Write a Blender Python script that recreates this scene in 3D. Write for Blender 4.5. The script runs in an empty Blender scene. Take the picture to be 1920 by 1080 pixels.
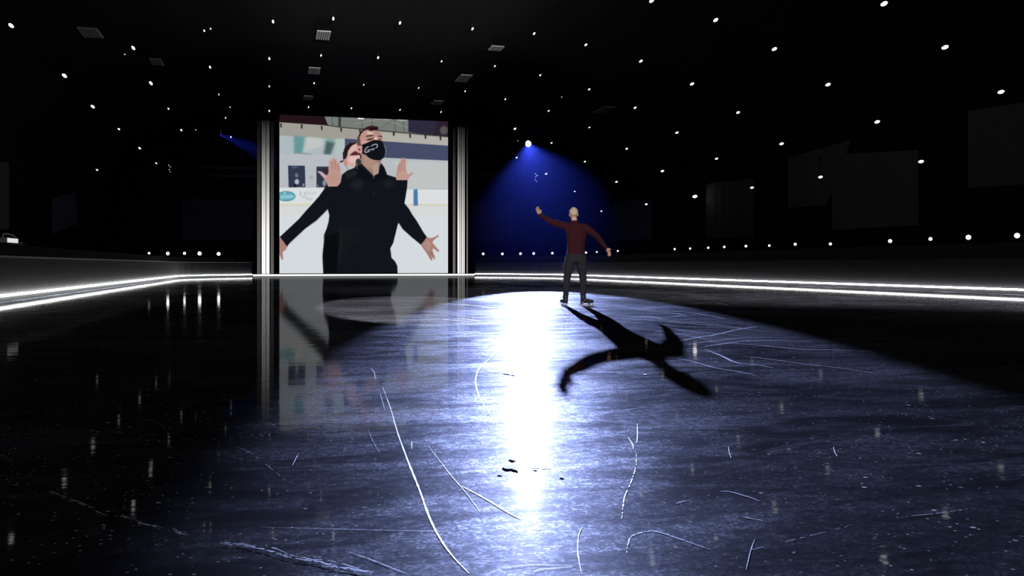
import bpy, bmesh, math, random
import numpy as np
from mathutils import Vector, Matrix, Euler

random.seed(4)
SC = bpy.context.scene
COL = SC.collection
PI = math.pi

# ------------------------------------------------------------------ camera frame
FPX = 1690.0
CAMH = 0.77
YAW = math.atan(445 / FPX)
FW = Vector((math.sin(YAW), math.cos(YAW), 0))
RT = Vector((math.cos(YAW), -math.sin(YAW), 0))
UP = Vector((0, 0, 1))
CAM = Vector((0, 0, CAMH))


def ray(px, py):
    return FW + RT * ((px - 960) / FPX) + UP * ((497 - py) / FPX)


def on_floor(px, py, z=0.0):
    d = ray(px, py)
    return CAM + d * ((z - CAMH) / d.z)


def on_Y(px, py, Y):
    d = ray(px, py)
    return CAM + d * (Y / d.y)


def on_X(px, py, X):
    d = ray(px, py)
    return CAM + d * (X / d.x)


def depth(p):
    return (Vector(p) - CAM).dot(FW)


# ------------------------------------------------------------------ helpers
def lin(c):
    c = c / 255.0
    return c / 12.92 if c <= 0.04045 else ((c + 0.055) / 1.055) ** 2.4


def rgb(r, g, b):
    return (lin(r), lin(g), lin(b), 1.0)


def mat(name, col, rough=0.6, metal=0.0, spec=0.4, noise=0.0, nscale=8.0, bump=0.0):
    m = bpy.data.materials.new(name)
    m.use_nodes = True
    nt = m.node_tree
    b = nt.nodes['Principled BSDF']
    b.inputs['Roughness'].default_value = rough
    b.inputs['Metallic'].default_value = metal
    b.inputs['Specular IOR Level'].default_value = spec
    b.inputs['Base Color'].default_value = col
    if noise or bump:
        tc = nt.nodes.new('ShaderNodeTexCoord')
        n = nt.nodes.new('ShaderNodeTexNoise')
        n.inputs['Scale'].default_value = nscale
        n.inputs['Detail'].default_value = 4
        nt.links.new(tc.outputs['Object'], n.inputs['Vector'])
        if noise:
            mx = nt.nodes.new('ShaderNodeMix')
            mx.data_type = 'RGBA'
            mx.inputs['A'].default_value = tuple(c * (1 - noise) for c in col[:3]) + (1,)
            mx.inputs['B'].default_value = tuple(min(1, c * (1 + noise)) for c in col[:3]) + (1,)
            nt.links.new(n.outputs['Fac'], mx.inputs['Factor'])
            nt.links.new(mx.outputs['Result'], b.inputs['Base Color'])
        if bump:
            bp = nt.nodes.new('ShaderNodeBump')
            bp.inputs['Strength'].default_value = bump
            bp.inputs['Distance'].default_value = 0.01
            nt.links.new(n.outputs['Fac'], bp.inputs['Height'])
            nt.links.new(bp.outputs['Normal'], b.inputs['Normal'])
    return m


def emis(name, col, strength, sampling=None):
    m = bpy.data.materials.new(name)
    m.use_nodes = True
    nt = m.node_tree
    nt.nodes.clear()
    e = nt.nodes.new('ShaderNodeEmission')
    e.inputs['Color'].default_value = col
    e.inputs['Strength'].default_value = strength
    o = nt.nodes.new('ShaderNodeOutputMaterial')
    nt.links.new(e.outputs[0], o.inputs[0])
    if sampling:
        m.cycles.emission_sampling = sampling
    return m


def link(name, me, material=None, parent=None):
    o = bpy.data.objects.new(name, me)
    COL.objects.link(o)
    if material is not None:
        for mm in (material if isinstance(material, (list, tuple)) else [material]):
            me.materials.append(mm)
    if parent is not None:
        o.parent = parent
    return o


def obj(name, bm, material=None, parent=None, smooth=False):
    bmesh.ops.recalc_face_normals(bm, faces=bm.faces)
    me = bpy.data.meshes.new(name)
    bm.to_mesh(me)
    bm.free()
    if smooth:
        for p in me.polygons:
            p.use_smooth = True
    return link(name, me, material, parent)


def tag(o, label, cat, group=None, kind=None):
    o['label'] = label
    o['category'] = cat
    if group:
        o['group'] = group
    if kind:
        o['kind'] = kind
    return o


def struct(o):
    o['kind'] = 'structure'
    return o


def empty(name, loc=(0, 0, 0), rz=0.0):
    o = bpy.data.objects.new(name, None)
    COL.objects.link(o)
    o.location = loc
    o.rotation_euler = (0, 0, rz)
    o.empty_display_size = 0.1
    return o


def box(bm, lo, hi, M=None, bevel=0.0):
    r = bmesh.ops.create_cube(bm, size=1.0)
    vs = r['verts']
    lo, hi = Vector(lo), Vector(hi)
    for v in vs:
        v.co = Vector(((lo[i] + hi[i]) / 2 + v.co[i] * (hi[i] - lo[i])) for i in range(3))
    if bevel:
        es = list({e for v in vs for e in v.link_edges})
        rb = bmesh.ops.bevel(bm, geom=es, offset=bevel, segments=2, affect='EDGES', profile=0.5)
        vs = list({v for f in rb['faces'] for v in f.verts} | {v for v in vs if v.is_valid})
    if M is not None:
        for v in vs:
            v.co = M @ v.co
    return vs


def cyl(bm, p0, p1, r0, r1=None, seg=12):
    p0, p1 = Vector(p0), Vector(p1)
    r1 = r0 if r1 is None else r1
    d = p1 - p0
    q = d.to_track_quat('Z', 'Y').to_matrix().to_4x4()
    M = Matrix.Translation((p0 + p1) / 2) @ q
    bmesh.ops.create_cone(bm, cap_ends=True, cap_tris=False, segments=seg, radius1=r0, radius2=r1,
                          depth=d.length, matrix=M)


def lathe(bm, prof, seg=16, M=None):
    rings = []
    for r, z in prof:
        ring = []
        for i in range(seg):
            a = 2 * PI * i / seg
            co = Vector((r * math.cos(a), r * math.sin(a), z))
            ring.append(bm.verts.new(M @ co if M is not None else co))
        rings.append(ring)
    for a, b in zip(rings, rings[1:]):
        for i in range(seg):
            bm.faces.new((a[i], a[(i + 1) % seg], b[(i + 1) % seg], b[i]))
    bm.faces.new(rings[0])
    bm.faces.new(rings[-1])


# ------------------------------------------------------------------ materials
M_black = mat('black_paint', (0.006, 0.006, 0.007, 1), 0.8, noise=0.3, spec=0.05)
M_ceil = mat('dark_ceiling', (0.012, 0.013, 0.013, 1), 0.9, noise=0.4, nscale=1.5, spec=0.1)
M_wall = mat('dark_wall', (0.014, 0.014, 0.016, 1), 0.95, noise=0.4, nscale=1.0, spec=0.1)
M_board_l = mat('grey_board_padding', (0.013, 0.014, 0.0155, 1), 0.75, noise=0.25, nscale=3.0, spec=0.15)
M_board_r = mat('black_board_padding', (0.012, 0.012, 0.014, 1), 0.8, noise=0.25, nscale=3.0, spec=0.1)
M_cap = mat('pale_cap_rail', (0.22, 0.22, 0.23, 1), 0.6, noise=0.15)
M_barrier = mat('black_barrier_cloth', (0.03, 0.031, 0.034, 1), 0.9, noise=0.3, nscale=4.0, spec=0.1)
M_drape = mat('grey_drape_cloth', (0.12, 0.124, 0.124, 1), 0.95, noise=0.15, nscale=2.0, spec=0.1)
M_vent = mat('galvanised_grey', (0.6, 0.6, 0.59, 1), 0.6, 0.0, noise=0.2, nscale=5.0)
M_slot = mat('vent_slot_dark', (0.08, 0.08, 0.08, 1), 0.7, noise=0.2)
M_truss = mat('truss_metal', (0.07, 0.07, 0.075, 1), 0.55, 0.4, noise=0.1)
M_house = mat('lamp_black_metal', (0.015, 0.015, 0.016, 1), 0.6, 0.0, noise=0.2, spec=0.1)
M_lens = emis('lamp_lens_glow', (0.95, 1.0, 0.97, 1), 1.9)
M_lens_hi = emis('bright_lamp_lens_glow', (1.0, 1.0, 0.95, 1), 22.0)
M_lens_dim = emis('lamp_lens_faint_glow', (0.9, 0.95, 1.0, 1), 1.2)
M_lens_rim = emis('footlight_lens_glow', (1.0, 1.0, 0.97, 1), 1.5)
M_lens_rim_hi = emis('strong_footlight_lens_glow', (1.0, 1.0, 0.97, 1), 32.0)
M_lens_flood = emis('floodlight_lens_glow', (0.75, 0.85, 1.0, 1), 60.0)
M_strip = emis('white_led_strip_glow', (1.0, 1.0, 0.98, 1), 26.0)
M_step = emis('step_led_glow', (0.97, 1.0, 0.98, 1), 1.6)
M_ground = mat('rubber_ground', (0.01, 0.01, 0.011, 1), 0.9, noise=0.3, spec=0.1)


# ------------------------------------------------------------------ ice material
def mk_ice():
    m = bpy.data.materials.new('rink_ice')
    m.use_nodes = True
    nt = m.node_tree
    nt.nodes.clear()
    N = nt.nodes.new
    L = nt.links.new
    tc = N('ShaderNodeTexCoord')

    def noise(scale, detail=3, rough=0.55, sx=1, sy=1, rot=0.0, dist=0.0):
        mp = N('ShaderNodeMapping')
        mp.inputs['Scale'].default_value = (sx, sy, 1)
        mp.inputs['Rotation'].default_value = (0, 0, rot)
        L(tc.outputs['Object'], mp.inputs['Vector'])
        n = N('ShaderNodeTexNoise')
        n.inputs['Scale'].default_value = scale
        n.inputs['Detail'].default_value = detail
        n.inputs['Roughness'].default_value = rough
        n.inputs['Distortion'].default_value = dist
        L(mp.outputs[0], n.inputs['Vector'])
        return n.outputs['Fac']

    def ramp(x, a, b, va=0.0, vb=1.0):
        r = N('ShaderNodeMapRange')
        r.interpolation_type = 'SMOOTHSTEP'
        r.inputs['From Min'].default_value = a
        r.inputs['From Max'].default_value = b
        r.inputs['To Min'].default_value = va
        r.inputs['To Max'].default_value = vb
        L(x, r.inputs['Value'])
        return r.outputs[0]

    def math_(op, a, b):
        n = N('ShaderNodeMath')
        n.operation = op
        for i, v in enumerate((a, b)):
            if isinstance(v, (int, float)):
                n.inputs[i].default_value = v
            else:
                L(v, n.inputs[i])
        return n.outputs[0]

    def tint(fac, ca, cb):
        mx = N('ShaderNodeMix')
        mx.data_type = 'RGBA'
        mx.inputs['A'].default_value = ca
        mx.inputs['B'].default_value = cb
        L(fac, mx.inputs['Factor'])
        return mx.outputs['Result']

    big = noise(0.42, 4, 0.6, 1.0, 0.75, 0.3, 0.6)          # broad wet and frosted areas
    mid = noise(2.6, 5, 0.65, 0.55, 1.3, -0.26, 0.8)        # blotches stretched across the view
    fine = noise(22.0, 4, 0.7)                             # grain of the frost
    streak = noise(1.3, 6, 0.7, 0.25, 2.2, -0.26, 1.2)      # resurfacing streaks
    patch = ramp(big, 0.40, 0.60)
    blot = ramp(mid, 0.40, 0.60)
    grain = ramp(fine, 0.34, 0.7)
    strk = ramp(streak, 0.38, 0.62)
    f1 = math_('MULTIPLY', math_('ADD', math_('MULTIPLY', patch, 0.45), math_('MULTIPLY', blot, 0.55)),
               math_('ADD', math_('MULTIPLY', strk, 0.45), 0.55))
    vfine = ramp(noise(75.0, 2, 0.6), 0.36, 0.64)          # sparkle of single crystals
    dark = ramp(noise(0.22, 3, 0.6, 1.0, 0.6, 0.2, 0.5), 0.40, 0.62, 0.45, 1.0)
    f1 = math_('MULTIPLY', f1, dark)
    frost = math_('MULTIPLY', f1, math_('ADD', math_('MULTIPLY', math_('MULTIPLY', grain, vfine), 1.2), 0.25))
    # loose snow crumbs
    vo = N('ShaderNodeTexVoronoi')
    vo.inputs['Scale'].default_value = 9.0
    L(tc.outputs['Object'], vo.inputs['Vector'])
    crumb = math_('MULTIPLY', ramp(vo.outputs['Distance'], 0.045, 0.10, 1.0, 0.0),
                  ramp(noise(1.7, 3), 0.45, 0.60))
    vo2 = N('ShaderNodeTexVoronoi')
    vo2.inputs['Scale'].default_value = 28.0
    L(tc.outputs['Object'], vo2.inputs['Vector'])
    crumb2 = math_('MULTIPLY', ramp(vo2.outputs['Distance'], 0.08, 0.16, 1.0, 0.0),
                   ramp(noise(2.9, 3), 0.40, 0.58))
    snow = math_('MAXIMUM', crumb, math_('MULTIPLY', crumb2, 0.65))

    # fine ripple that breaks reflections up
    bp = N('ShaderNodeBump')
    bp.inputs['Strength'].default_value = 0.17
    bp.inputs['Distance'].default_value = 0.004
    L(noise(3.2, 3, 0.5, 0.5, 2.0, -0.26), bp.inputs['Height'])
    bp2 = N('ShaderNodeBump')
    bp2.inputs['Strength'].default_value = 0.35
    bp2.inputs['Distance'].default_value = 0.002
    L(fine, bp2.inputs['Height'])
    L(bp.outputs[0], bp2.inputs['Normal'])

    sharp = N('ShaderNodeBsdfGlossy')
    L(tint(frost, (0.135, 0.135, 0.135, 1), (0.075, 0.075, 0.078, 1)), sharp.inputs['Color'])
    L(ramp(frost, 0.0, 0.9, 0.038, 0.065), sharp.inputs['Roughness'])
    L(bp.outputs[0], sharp.inputs['Normal'])
    broad = N('ShaderNodeBsdfGlossy')
    L(tint(frost, (0.0085, 0.0088, 0.011, 1), (0.125, 0.135, 0.175, 1)), broad.inputs['Color'])
    broad.inputs['Roughness'].default_value = 0.50
    L(bp2.outputs[0], broad.inputs['Normal'])
    diff = N('ShaderNodeBsdfDiffuse')
    L(tint(frost, (0.006, 0.0062, 0.008, 1), (0.050, 0.052, 0.064, 1)), diff.inputs['Color'])
    L(bp2.outputs[0], diff.inputs['Normal'])
    med = N('ShaderNodeBsdfGlossy')
    L(tint(frost, (0.006, 0.006, 0.0062, 1), (0.012, 0.0122, 0.013, 1)), med.inputs['Color'])
    med.inputs['Roughness'].default_value = 0.14
    L(bp.outputs[0], med.inputs['Normal'])
    a0 = N('ShaderNodeAddShader')
    L(med.outputs[0], a0.inputs[0])
    L(sharp.outputs[0], a0.inputs[1])
    a1 = N('ShaderNodeAddShader')
    a2 = N('ShaderNodeAddShader')
    L(a0.outputs[0], a1.inputs[0])
    L(broad.outputs[0], a1.inputs[1])
    L(a1.outputs[0], a2.inputs[0])
    L(diff.outputs[0], a2.inputs[1])
    sn = N('ShaderNodeBsdfDiffuse')
    sn.inputs['Color'].default_value = (0.62, 0.64, 0.68, 1)
    L(bp2.outputs[0], sn.inputs['Normal'])
    mx = N('ShaderNodeMixShader')
    L(math_('MULTIPLY', snow, 0.8), mx.inputs[0])
    L(a2.outputs[0], mx.inputs[1])
    L(sn.outputs[0], mx.inputs[2])
    o = N('ShaderNodeOutputMaterial')
    L(mx.outputs[0], o.inputs[0])
    return m


M_ice = mk_ice()


def mk_frost(name, dcol, gcol, rough):
    m = bpy.data.materials.new(name)
    m.use_nodes = True
    nt = m.node_tree
    nt.nodes.clear()
    N = nt.nodes.new
    tc = N('ShaderNodeTexCoord')
    n = N('ShaderNodeTexNoise')
    n.inputs['Scale'].default_value = 30
    nt.links.new(tc.outputs['Object'], n.inputs['Vector'])
    b = N('ShaderNodeBump')
    b.inputs['Strength'].default_value = 0.4
    b.inputs['Distance'].default_value = 0.003
    nt.links.new(n.outputs['Fac'], b.inputs['Height'])
    d = N('ShaderNodeBsdfDiffuse')
    d.inputs['Color'].default_value = dcol
    g = N('ShaderNodeBsdfGlossy')
    g.inputs['Color'].default_value = gcol
    g.inputs['Roughness'].default_value = rough
    nt.links.new(b.outputs[0], d.inputs['Normal'])
    nt.links.new(b.outputs[0], g.inputs['Normal'])
    a = N('ShaderNodeAddShader')
    nt.links.new(d.outputs[0], a.inputs[0])
    nt.links.new(g.outputs[0], a.inputs[1])
    o = N('ShaderNodeOutputMaterial')
    nt.links.new(a.outputs[0], o.inputs[0])
    return m


M_cut = mk_frost('blade_cut_frost', (0.55, 0.56, 0.6, 1), (0.22, 0.23, 0.27, 1), 0.55)
M_cut2 = mk_frost('old_blade_cut_frost', (0.25, 0.26, 0.30, 1), (0.12, 0.13, 0.17, 1), 0.55)
M_dirt = mat('dark_ice_chip', (0.006, 0.006, 0.01, 1), 0.8, noise=0.3)

# ------------------------------------------------------------------ rink outline
XL, XR, YB, RC = -5.5, 18.8, 65.0, 9.5


def outline(off=0.0, n=14):
    """left straight, left corner, back, right corner, right straight; off grows outward"""
    pts = [(XL - off, -11.0)]
    r = RC + off
    for i in range(n + 1):
        a = PI - (PI / 2) * i / n
        pts.append((XL + RC + r * math.cos(a), YB - RC + r * math.sin(a)))
    for i in range(n + 1):
        a = PI / 2 - (PI / 2) * i / n
        pts.append((XR - RC + r * math.cos(a), YB - RC + r * math.sin(a)))
    pts.append((XR + off, -11.0))
    return pts


def sweep(bm, path, prof):
    """prof: closed list of (outward offset, z) swept along an open xy path"""
    P = [Vector((p[0], p[1], 0)) for p in path]
    rings = []
    for i, p in enumerate(P):
        if i == 0:
            t = (P[1] - P[0]).normalized()
        elif i == len(P) - 1:
            t = (P[-1] - P[-2]).normalized()
        else:
            t = ((P[i + 1] - p).normalized() + (p - P[i - 1]).normalized()).normalized()
        nrm = Vector((-t.y, t.x, 0))     # the path runs left side to right side, so this points outward
        rings.append([bm.verts.new(p + nrm * o + UP * z) for o, z in prof])
    k = len(prof)
    for a, b in zip(rings, rings[1:]):
        for j in range(k):
            bm.faces.new((a[j], a[(j + 1) % k], b[(j + 1) % k], b[j]))
    bm.faces.new(rings[0])
    bm.faces.new(rings[-1])


def split(path, lo, hi):
    """left part up to x=lo past the corner, right part from x=hi"""
    dense = []
    for a, b in zip(path, path[1:]):
        for i in range(8):
            t = i / 8
            dense.append((a[0] + (b[0] - a[0]) * t, a[1] + (b[1] - a[1]) * t))
    dense.append(path[-1])
    left = [p for i, p in enumerate(dense) if p[0] <= lo and i < len(dense) // 2]
    right = [p for i, p in enumerate(dense) if p[0] >= hi and i > len(dense) // 2]
    return left, right


# ------------------------------------------------------------------ floor: ice with blade cuts
PLAT_Y = 63.3
PX0 = on_Y(475, 517, PLAT_Y).x
PX1 = on_Y(889, 517, PLAT_Y).x


def catmull(pts, n=10):
    out = []
    P = [pts[0]] + list(pts) + [pts[-1]]
    for i in range(1, len(P) - 2):
        p0, p1, p2, p3 = P[i - 1:i + 3]
        for j in range(n):
            t = j / n
            out.append(0.5 * ((2 * p1) + (-p0 + p2) * t + (2 * p0 - 5 * p1 + 4 * p2 - p3) * t * t +
                              (-p0 + 3 * p1 - 3 * p2 + p3) * t ** 3))
    out.append(P[-2])
    return out


bm = bmesh.new()
ice = bm.faces.new([bm.verts.new((x, y, 0)) for x, y in outline(0.02)])
cut_i = [0]


def ribbon(pxs, w, mi=1, broken=0.0, rough=0.25):
    w *= 0.33
    cut_i[0] += 1
    z = 0.0012 + 0.00003 * cut_i[0]
    pts = catmull([on_floor(*p) for p in pxs], 12)
    prev = None
    m = len(pts) - 1
    for i, p in enumerate(pts):
        t = (pts[min(i + 1, m)] - pts[max(i - 1, 0)])
        if t.length < 1e-6:
            continue
        t.normalize()
        nn = Vector((-t.y, t.x, 0))
        s = i / m
        ww = w * (0.25 + 0.75 * math.sin(PI * min(1, max(0, s))) ** 0.7) * random.uniform(1 - rough, 1 + rough)
        a = bm.verts.new((p.x + nn.x * ww / 2, p.y + nn.y * ww / 2, z))
        b = bm.verts.new((p.x - nn.x * ww / 2, p.y - nn.y * ww / 2, z))
        if prev and random.random() >= broken:
            f = bm.faces.new((prev[0], prev[1], b, a))
            f.material_index = mi
        prev = (a, b)


ribbon([(717, 725), (732, 765), (745, 810), (765, 865), (785, 915), (805, 970), (825, 1010), (850, 1045), (880, 1076)], 0.020)
ribbon([(712, 735), (722, 770)], 0.012, 2)
ribbon([(802, 835), (840, 885), (870, 920), (900, 960)], 0.012, 2)
ribbon([(866, 912), (910, 936), (950, 960), (976, 974)], 0.022)
ribbon([(953, 654), (930, 664), (913, 676), (899, 690), (893, 705), (892, 719), (895, 734), (902, 750), (917, 774), (943, 808)], 0.022)
ribbon([(1195, 795), (1195, 815), (1194, 832)], 0.012)
ribbon([(1193, 850), (1192, 875), (1183, 905), (1172, 930), (1168, 950), (1166, 975)], 0.012, 1, 0.25)
ribbon([(1177, 820), (1186, 833), (1187, 842)], 0.012)
ribbon([(1175, 1038), (1178, 1020), (1186, 1005), (1220, 996), (1245, 1001), (1265, 1008), (1300, 1020), (1330, 1031)], 0.014, 2, 0.15)
ribbon([(1415, 1012), (1407, 1035), (1399, 1070)], 0.010, 2)
ribbon([(1350, 922), (1365, 922), (1385, 927), (1408, 934), (1425, 941)], 0.022, 2)
ribbon([(1268, 945), (1280, 941), (1295, 938)], 0.012, 2)
ribbon([(1390, 970), (1410, 973), (1430, 977)], 0.02, 2, 0.1)
ribbon([(1092, 988), (1085, 1005), (1083, 1030), (1086, 1055), (1091, 1078)], 0.010, 2)
ribbon([(1563, 838), (1565, 848), (1571, 857)], 0.012)
ribbon([(1366, 838), (1367, 848), (1371, 860)], 0.010)
ribbon([(486, 989), (600, 992), (720, 995), (850, 997)], 0.008, 2)
ribbon([(655, 1036), (700, 1052), (740, 1068), (762, 1076)], 0.010, 2)
ribbon([(940, 1066), (975, 1062), (1000, 1060), (1080, 1061)], 0.008, 2)
ribbon([(560, 850), (554, 862), (548, 874)], 0.008)
ribbon([(540, 905), (470, 850), (440, 838)], 0.008, 2, 0.3)
ribbon([(772, 828), (772, 842)], 0.010)
ribbon([(690, 805), (700, 830), (712, 850)], 0.008, 2, 0.2)
ribbon([(1395, 1035), (1500, 1010), (1600, 985)], 0.008, 2, 0.4)
ribbon([(1690, 970), (1760, 963), (1815, 955)], 0.014, 2, 0.35)
ribbon([(1000, 540 + 1066 / 2), (1020, 1068), (1075, 1064)], 0.008)
ribbon([(625, 722), (650, 713), (675, 706), (688, 700)], 0.010, 2)
ribbon([(695, 690), (702, 700), (703, 712)], 0.012, 3)
ribbon([(895, 655), (925, 645), (955, 636), (985, 632)], 0.025, 2)
ribbon([(800, 640), (830, 634), (870, 628), (900, 622)], 0.03, 2)
ribbon([(890, 640), (935, 630), (975, 618), (1010, 606)], 0.03, 2)
# long shallow arcs on the far ice to the right of the skater
for k, (x0, y0, x1, y1, x2, y2) in enumerate([
        (1130, 590, 1250, 600, 1370, 611), (1160, 597, 1300, 607, 1440, 622), (1150, 603, 1270, 612, 1400, 618),
        (1210, 582, 1290, 586, 1360, 598), (1215, 612, 1300, 622, 1420, 634), (1270, 641, 1340, 628, 1420, 612),
        (1290, 646, 1390, 634, 1500, 633), (1310, 652, 1400, 640, 1520, 640), (1180, 615, 1260, 625, 1340, 640),
        (1320, 655, 1380, 680, 1450, 690), (1270, 672, 1340, 690, 1420, 705), (1140, 580, 1220, 583, 1290, 592),
        (1390, 668, 1500, 682, 1640, 700), (1320, 640, 1500, 655, 1640, 660)]):
    ribbon([(x0, y0), ((x0 + x1) / 2, (y0 + y1) / 2 - 1), (x1, y1), ((x1 + x2) / 2, (y1 + y2) / 2 - 1), (x2, y2)],
           0.075 if k % 2 else 0.05, 2, 0.0, 0.3)
for k in range(26):
    x = random.uniform(790, 1330)
    y = random.uniform(562, 600)
    ln = random.uniform(40, 140)
    ribbon([(x, y), (x + ln * 0.5, y + random.uniform(-2, 3)), (x + ln, y + random.uniform(-3, 5))], 0.08, 2, 0.0, 0.3)
# snow thrown up along an old curve across the front left
for seg in ([(95, 925), (175, 955)], [(178, 960), (196, 966)], [(218, 968), (250, 976)], [(255, 980), (300, 990)],
            [(318, 996), (350, 1003)], [(415, 1020), (450, 1022), (480, 1030)], [(455, 1027), (500, 1030), (540, 1045)],
            [(520, 1042), (575, 1050), (600, 1058)], [(560, 1048), (620, 1058), (690, 1074)], [(600, 1062), (650, 1066), (700, 1078)]):
    for q in range(3):
        ribbon([(x + random.uniform(-6, 6), y + random.uniform(-4, 4)) for x, y in seg], 0.012, 2, 0.35, 0.7)
# dark dents where a toe pick dug in
for (px, py, w) in [(955, 878, 0.05), (960, 862, 0.03), (965, 880, 0.03), (1003, 879, 0.02), (1052, 894, 0.018), (937, 889, 0.02),
                    (962, 703, 0.05), (950, 701, 0.05), (971, 704, 0.03), (1210, 703, 0.03)]:
    c = on_floor(px, py)
    k = 9
    cut_i[0] += 1
    f = bm.faces.new([bm.verts.new((c.x + w * random.uniform(.35, .6) * math.cos(2 * PI * i / k),
                                    c.y + w * random.uniform(.5, 1.3) * math.sin(2 * PI * i / k), 0.0012 + 0.00003 * cut_i[0]))
                      for i in range(k)])
    f.material_index = 3
ribbon([(976, 868), (1000, 875), (1025, 876), (1045, 877)], 0.03, 3, 0.1, 0.5)
floor = obj('floor', bm, [M_ice, M_cut, M_cut2, M_dirt])
struct(floor)
# normals up
me = floor.data
if me.polygons[0].normal.z < 0:
    me.flip_normals()

bm = bmesh.new()
box(bm, (-15.6, -13, -0.3), (38.6, 99, -0.02))
struct(obj('ground', bm, M_ground))

# ------------------------------------------------------------------ hall shell
PROF = [(-13.3, 8.3), (-11.75, 11.6), (-8.2, 13.6), (-4.0, 14.9), (-0.1, 15.6), (3.8, 16.0), (7.5, 16.05), (12.3, 16.02),
        (16.5, 15.97), (20.0, 15.5), (24.0, 14.1), (28.8, 13.3), (32.8, 11.5), (36.5, 9.5), (36.9, 6.4)]
CE = [(-15.2, 8.6), (-13.3, 12.5), (-8.9, 14.5), (-4.2, 15.7), (-0.1, 16.4), (3.8, 16.8), (7.5, 16.85), (12.3, 16.82),
      (16.5, 16.77), (20.2, 16.25), (24.4, 14.9), (29.3, 14.0), (33.5, 12.2), (38.2, 10.0)]
bm = bmesh.new()
ra = [bm.verts.new((x, -13, z)) for x, z in CE]
rb = [bm.verts.new((x, 98.5, z)) for x, z in CE]
rc = [bm.verts.new((x, -13, z + 0.4)) for x, z in CE]
rd = [bm.verts.new((x, 98.5, z + 0.4)) for x, z in CE]
for i in range(len(CE) - 1):
    bm.faces.new((ra[i], ra[i + 1], rb[i + 1], rb[i]))
    bm.faces.new((rc[i], rd[i], rd[i + 1], rc[i + 1]))
struct(obj('ceiling', bm, M_ceil))
for nm, lo, hi in (('wall_left', (-15.6, -13, -0.3), (-15.2, 99, 9.0)), ('wall_right', (38.2, -13, -0.3), (38.6, 99, 10.4)),
                   ('wall_back', (-15.6, 98.5, -0.3), (38.6, 99, 17.4)), ('wall_front', (-15.6, -13.4, -0.3), (38.6, -13, 17.4))):
    bm = bmesh.new()
    box(bm, lo, hi)
    struct(obj(nm, bm, M_wall))

# ------------------------------------------------------------------ boards, barrier, light strips
bl, br = split(outline(0.03), PX0 - 0.05, PX1 + 0.05)
for side, path, m in (('left', bl, M_board_l), ('right', br, M_board_r)):
    root = empty('dasher_board', (path[len(path) // 2][0], path[len(path) // 2][1], 0))
    off = Vector(root.location)
    P2 = [(p[0] - off.x, p[1] - off.y) for p in path]
    bm = bmesh.new()
    sweep(bm, P2, [(0, 0), (0, 0.93), (0.16, 0.93), (0.16, 0)])
    obj('board_panel', bm, m, root)
    bm = bmesh.new()
    sweep(bm, P2, [(-0.02, 0.93), (-0.02, 0.97), (0.18, 0.97), (0.18, 0.93)])
    obj('cap_rail', bm, M_cap if side == 'left' else M_board_r, root)
    if side == 'left':
        tag(root, 'low grey padded rink boards curving along the left edge of the ice', 'rink boards')
    else:
        tag(root, 'low black rink boards running along the right edge of the ice', 'rink boards')
sl, sr = split(outline(-0.03), PX0 - 0.05, PX1 + 0.05)
for side, path in (('left', sl), ('right', sr)):
    bm = bmesh.new()
    sweep(bm, path, [(-0.02, 0.108), (-0.02, 0.150), (0.058, 0.150), (0.058, 0.108)])
    o = obj('light_strip', bm, M_strip)
    tag(o, 'glowing white light strip at the foot of the %s' % (
        'grey boards on the left' if side == 'left' else 'black boards on the right'), 'light strip')
ol, orr = split(outline(1.0), PX0 - 1.2, PX1 + 0.6)
for side, path in (('left', ol), ('right', orr)):
    bm = bmesh.new()
    h = 1.29 if side == 'left' else 1.40
    sweep(bm, path, [(0, 0), (0, h), (0.14, h), (0.14, 0)])
    o = obj('barrier', bm, M_barrier)
    tag(o, 'higher black cloth covered barrier behind the boards on the %s of the ice' % side, 'barrier')

# ------------------------------------------------------------------ stage step under the screen
step = empty('stage_step', ((PX0 + PX1) / 2, PLAT_Y, 0))
hw = (PX1 - PX0) / 2
bm = bmesh.new()
box(bm, (-hw, 0.04, -0.02), (hw, 6.2, 0.13))
obj('deck', bm, M_black, step)
for z0, z1 in ((0.098, 0.138), (0.03, 0.07)):
    bm = bmesh.new()
    box(bm, (-hw - 0.02, 0.0, z0), (hw + 0.02, 0.045, z1))
    obj('edge_light', bm, M_step, step)
bm = bmesh.new()
box(bm, (-hw - 0.02, 0.015, 0.07), (hw + 0.02, 0.045, 0.098))
box(bm, (-hw - 0.02, 0.015, 0.0), (hw + 0.02, 0.045, 0.03))
obj('riser', bm, M_vent, step)
tag(step, 'low stage step with bright white lit front edge under the big screen', 'stage step')

# ------------------------------------------------------------------ the LED screen
SY = 68.0
SA = on_Y(524, 215, SY)
SB = on_Y(840, 512, SY)
scr = empty('led_screen', ((SA.x + SB.x) / 2, SY, 0.135))
SX0, SX1, SZ0, SZ1 = SA.x, SB.x, 0.16, SA.z


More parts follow.
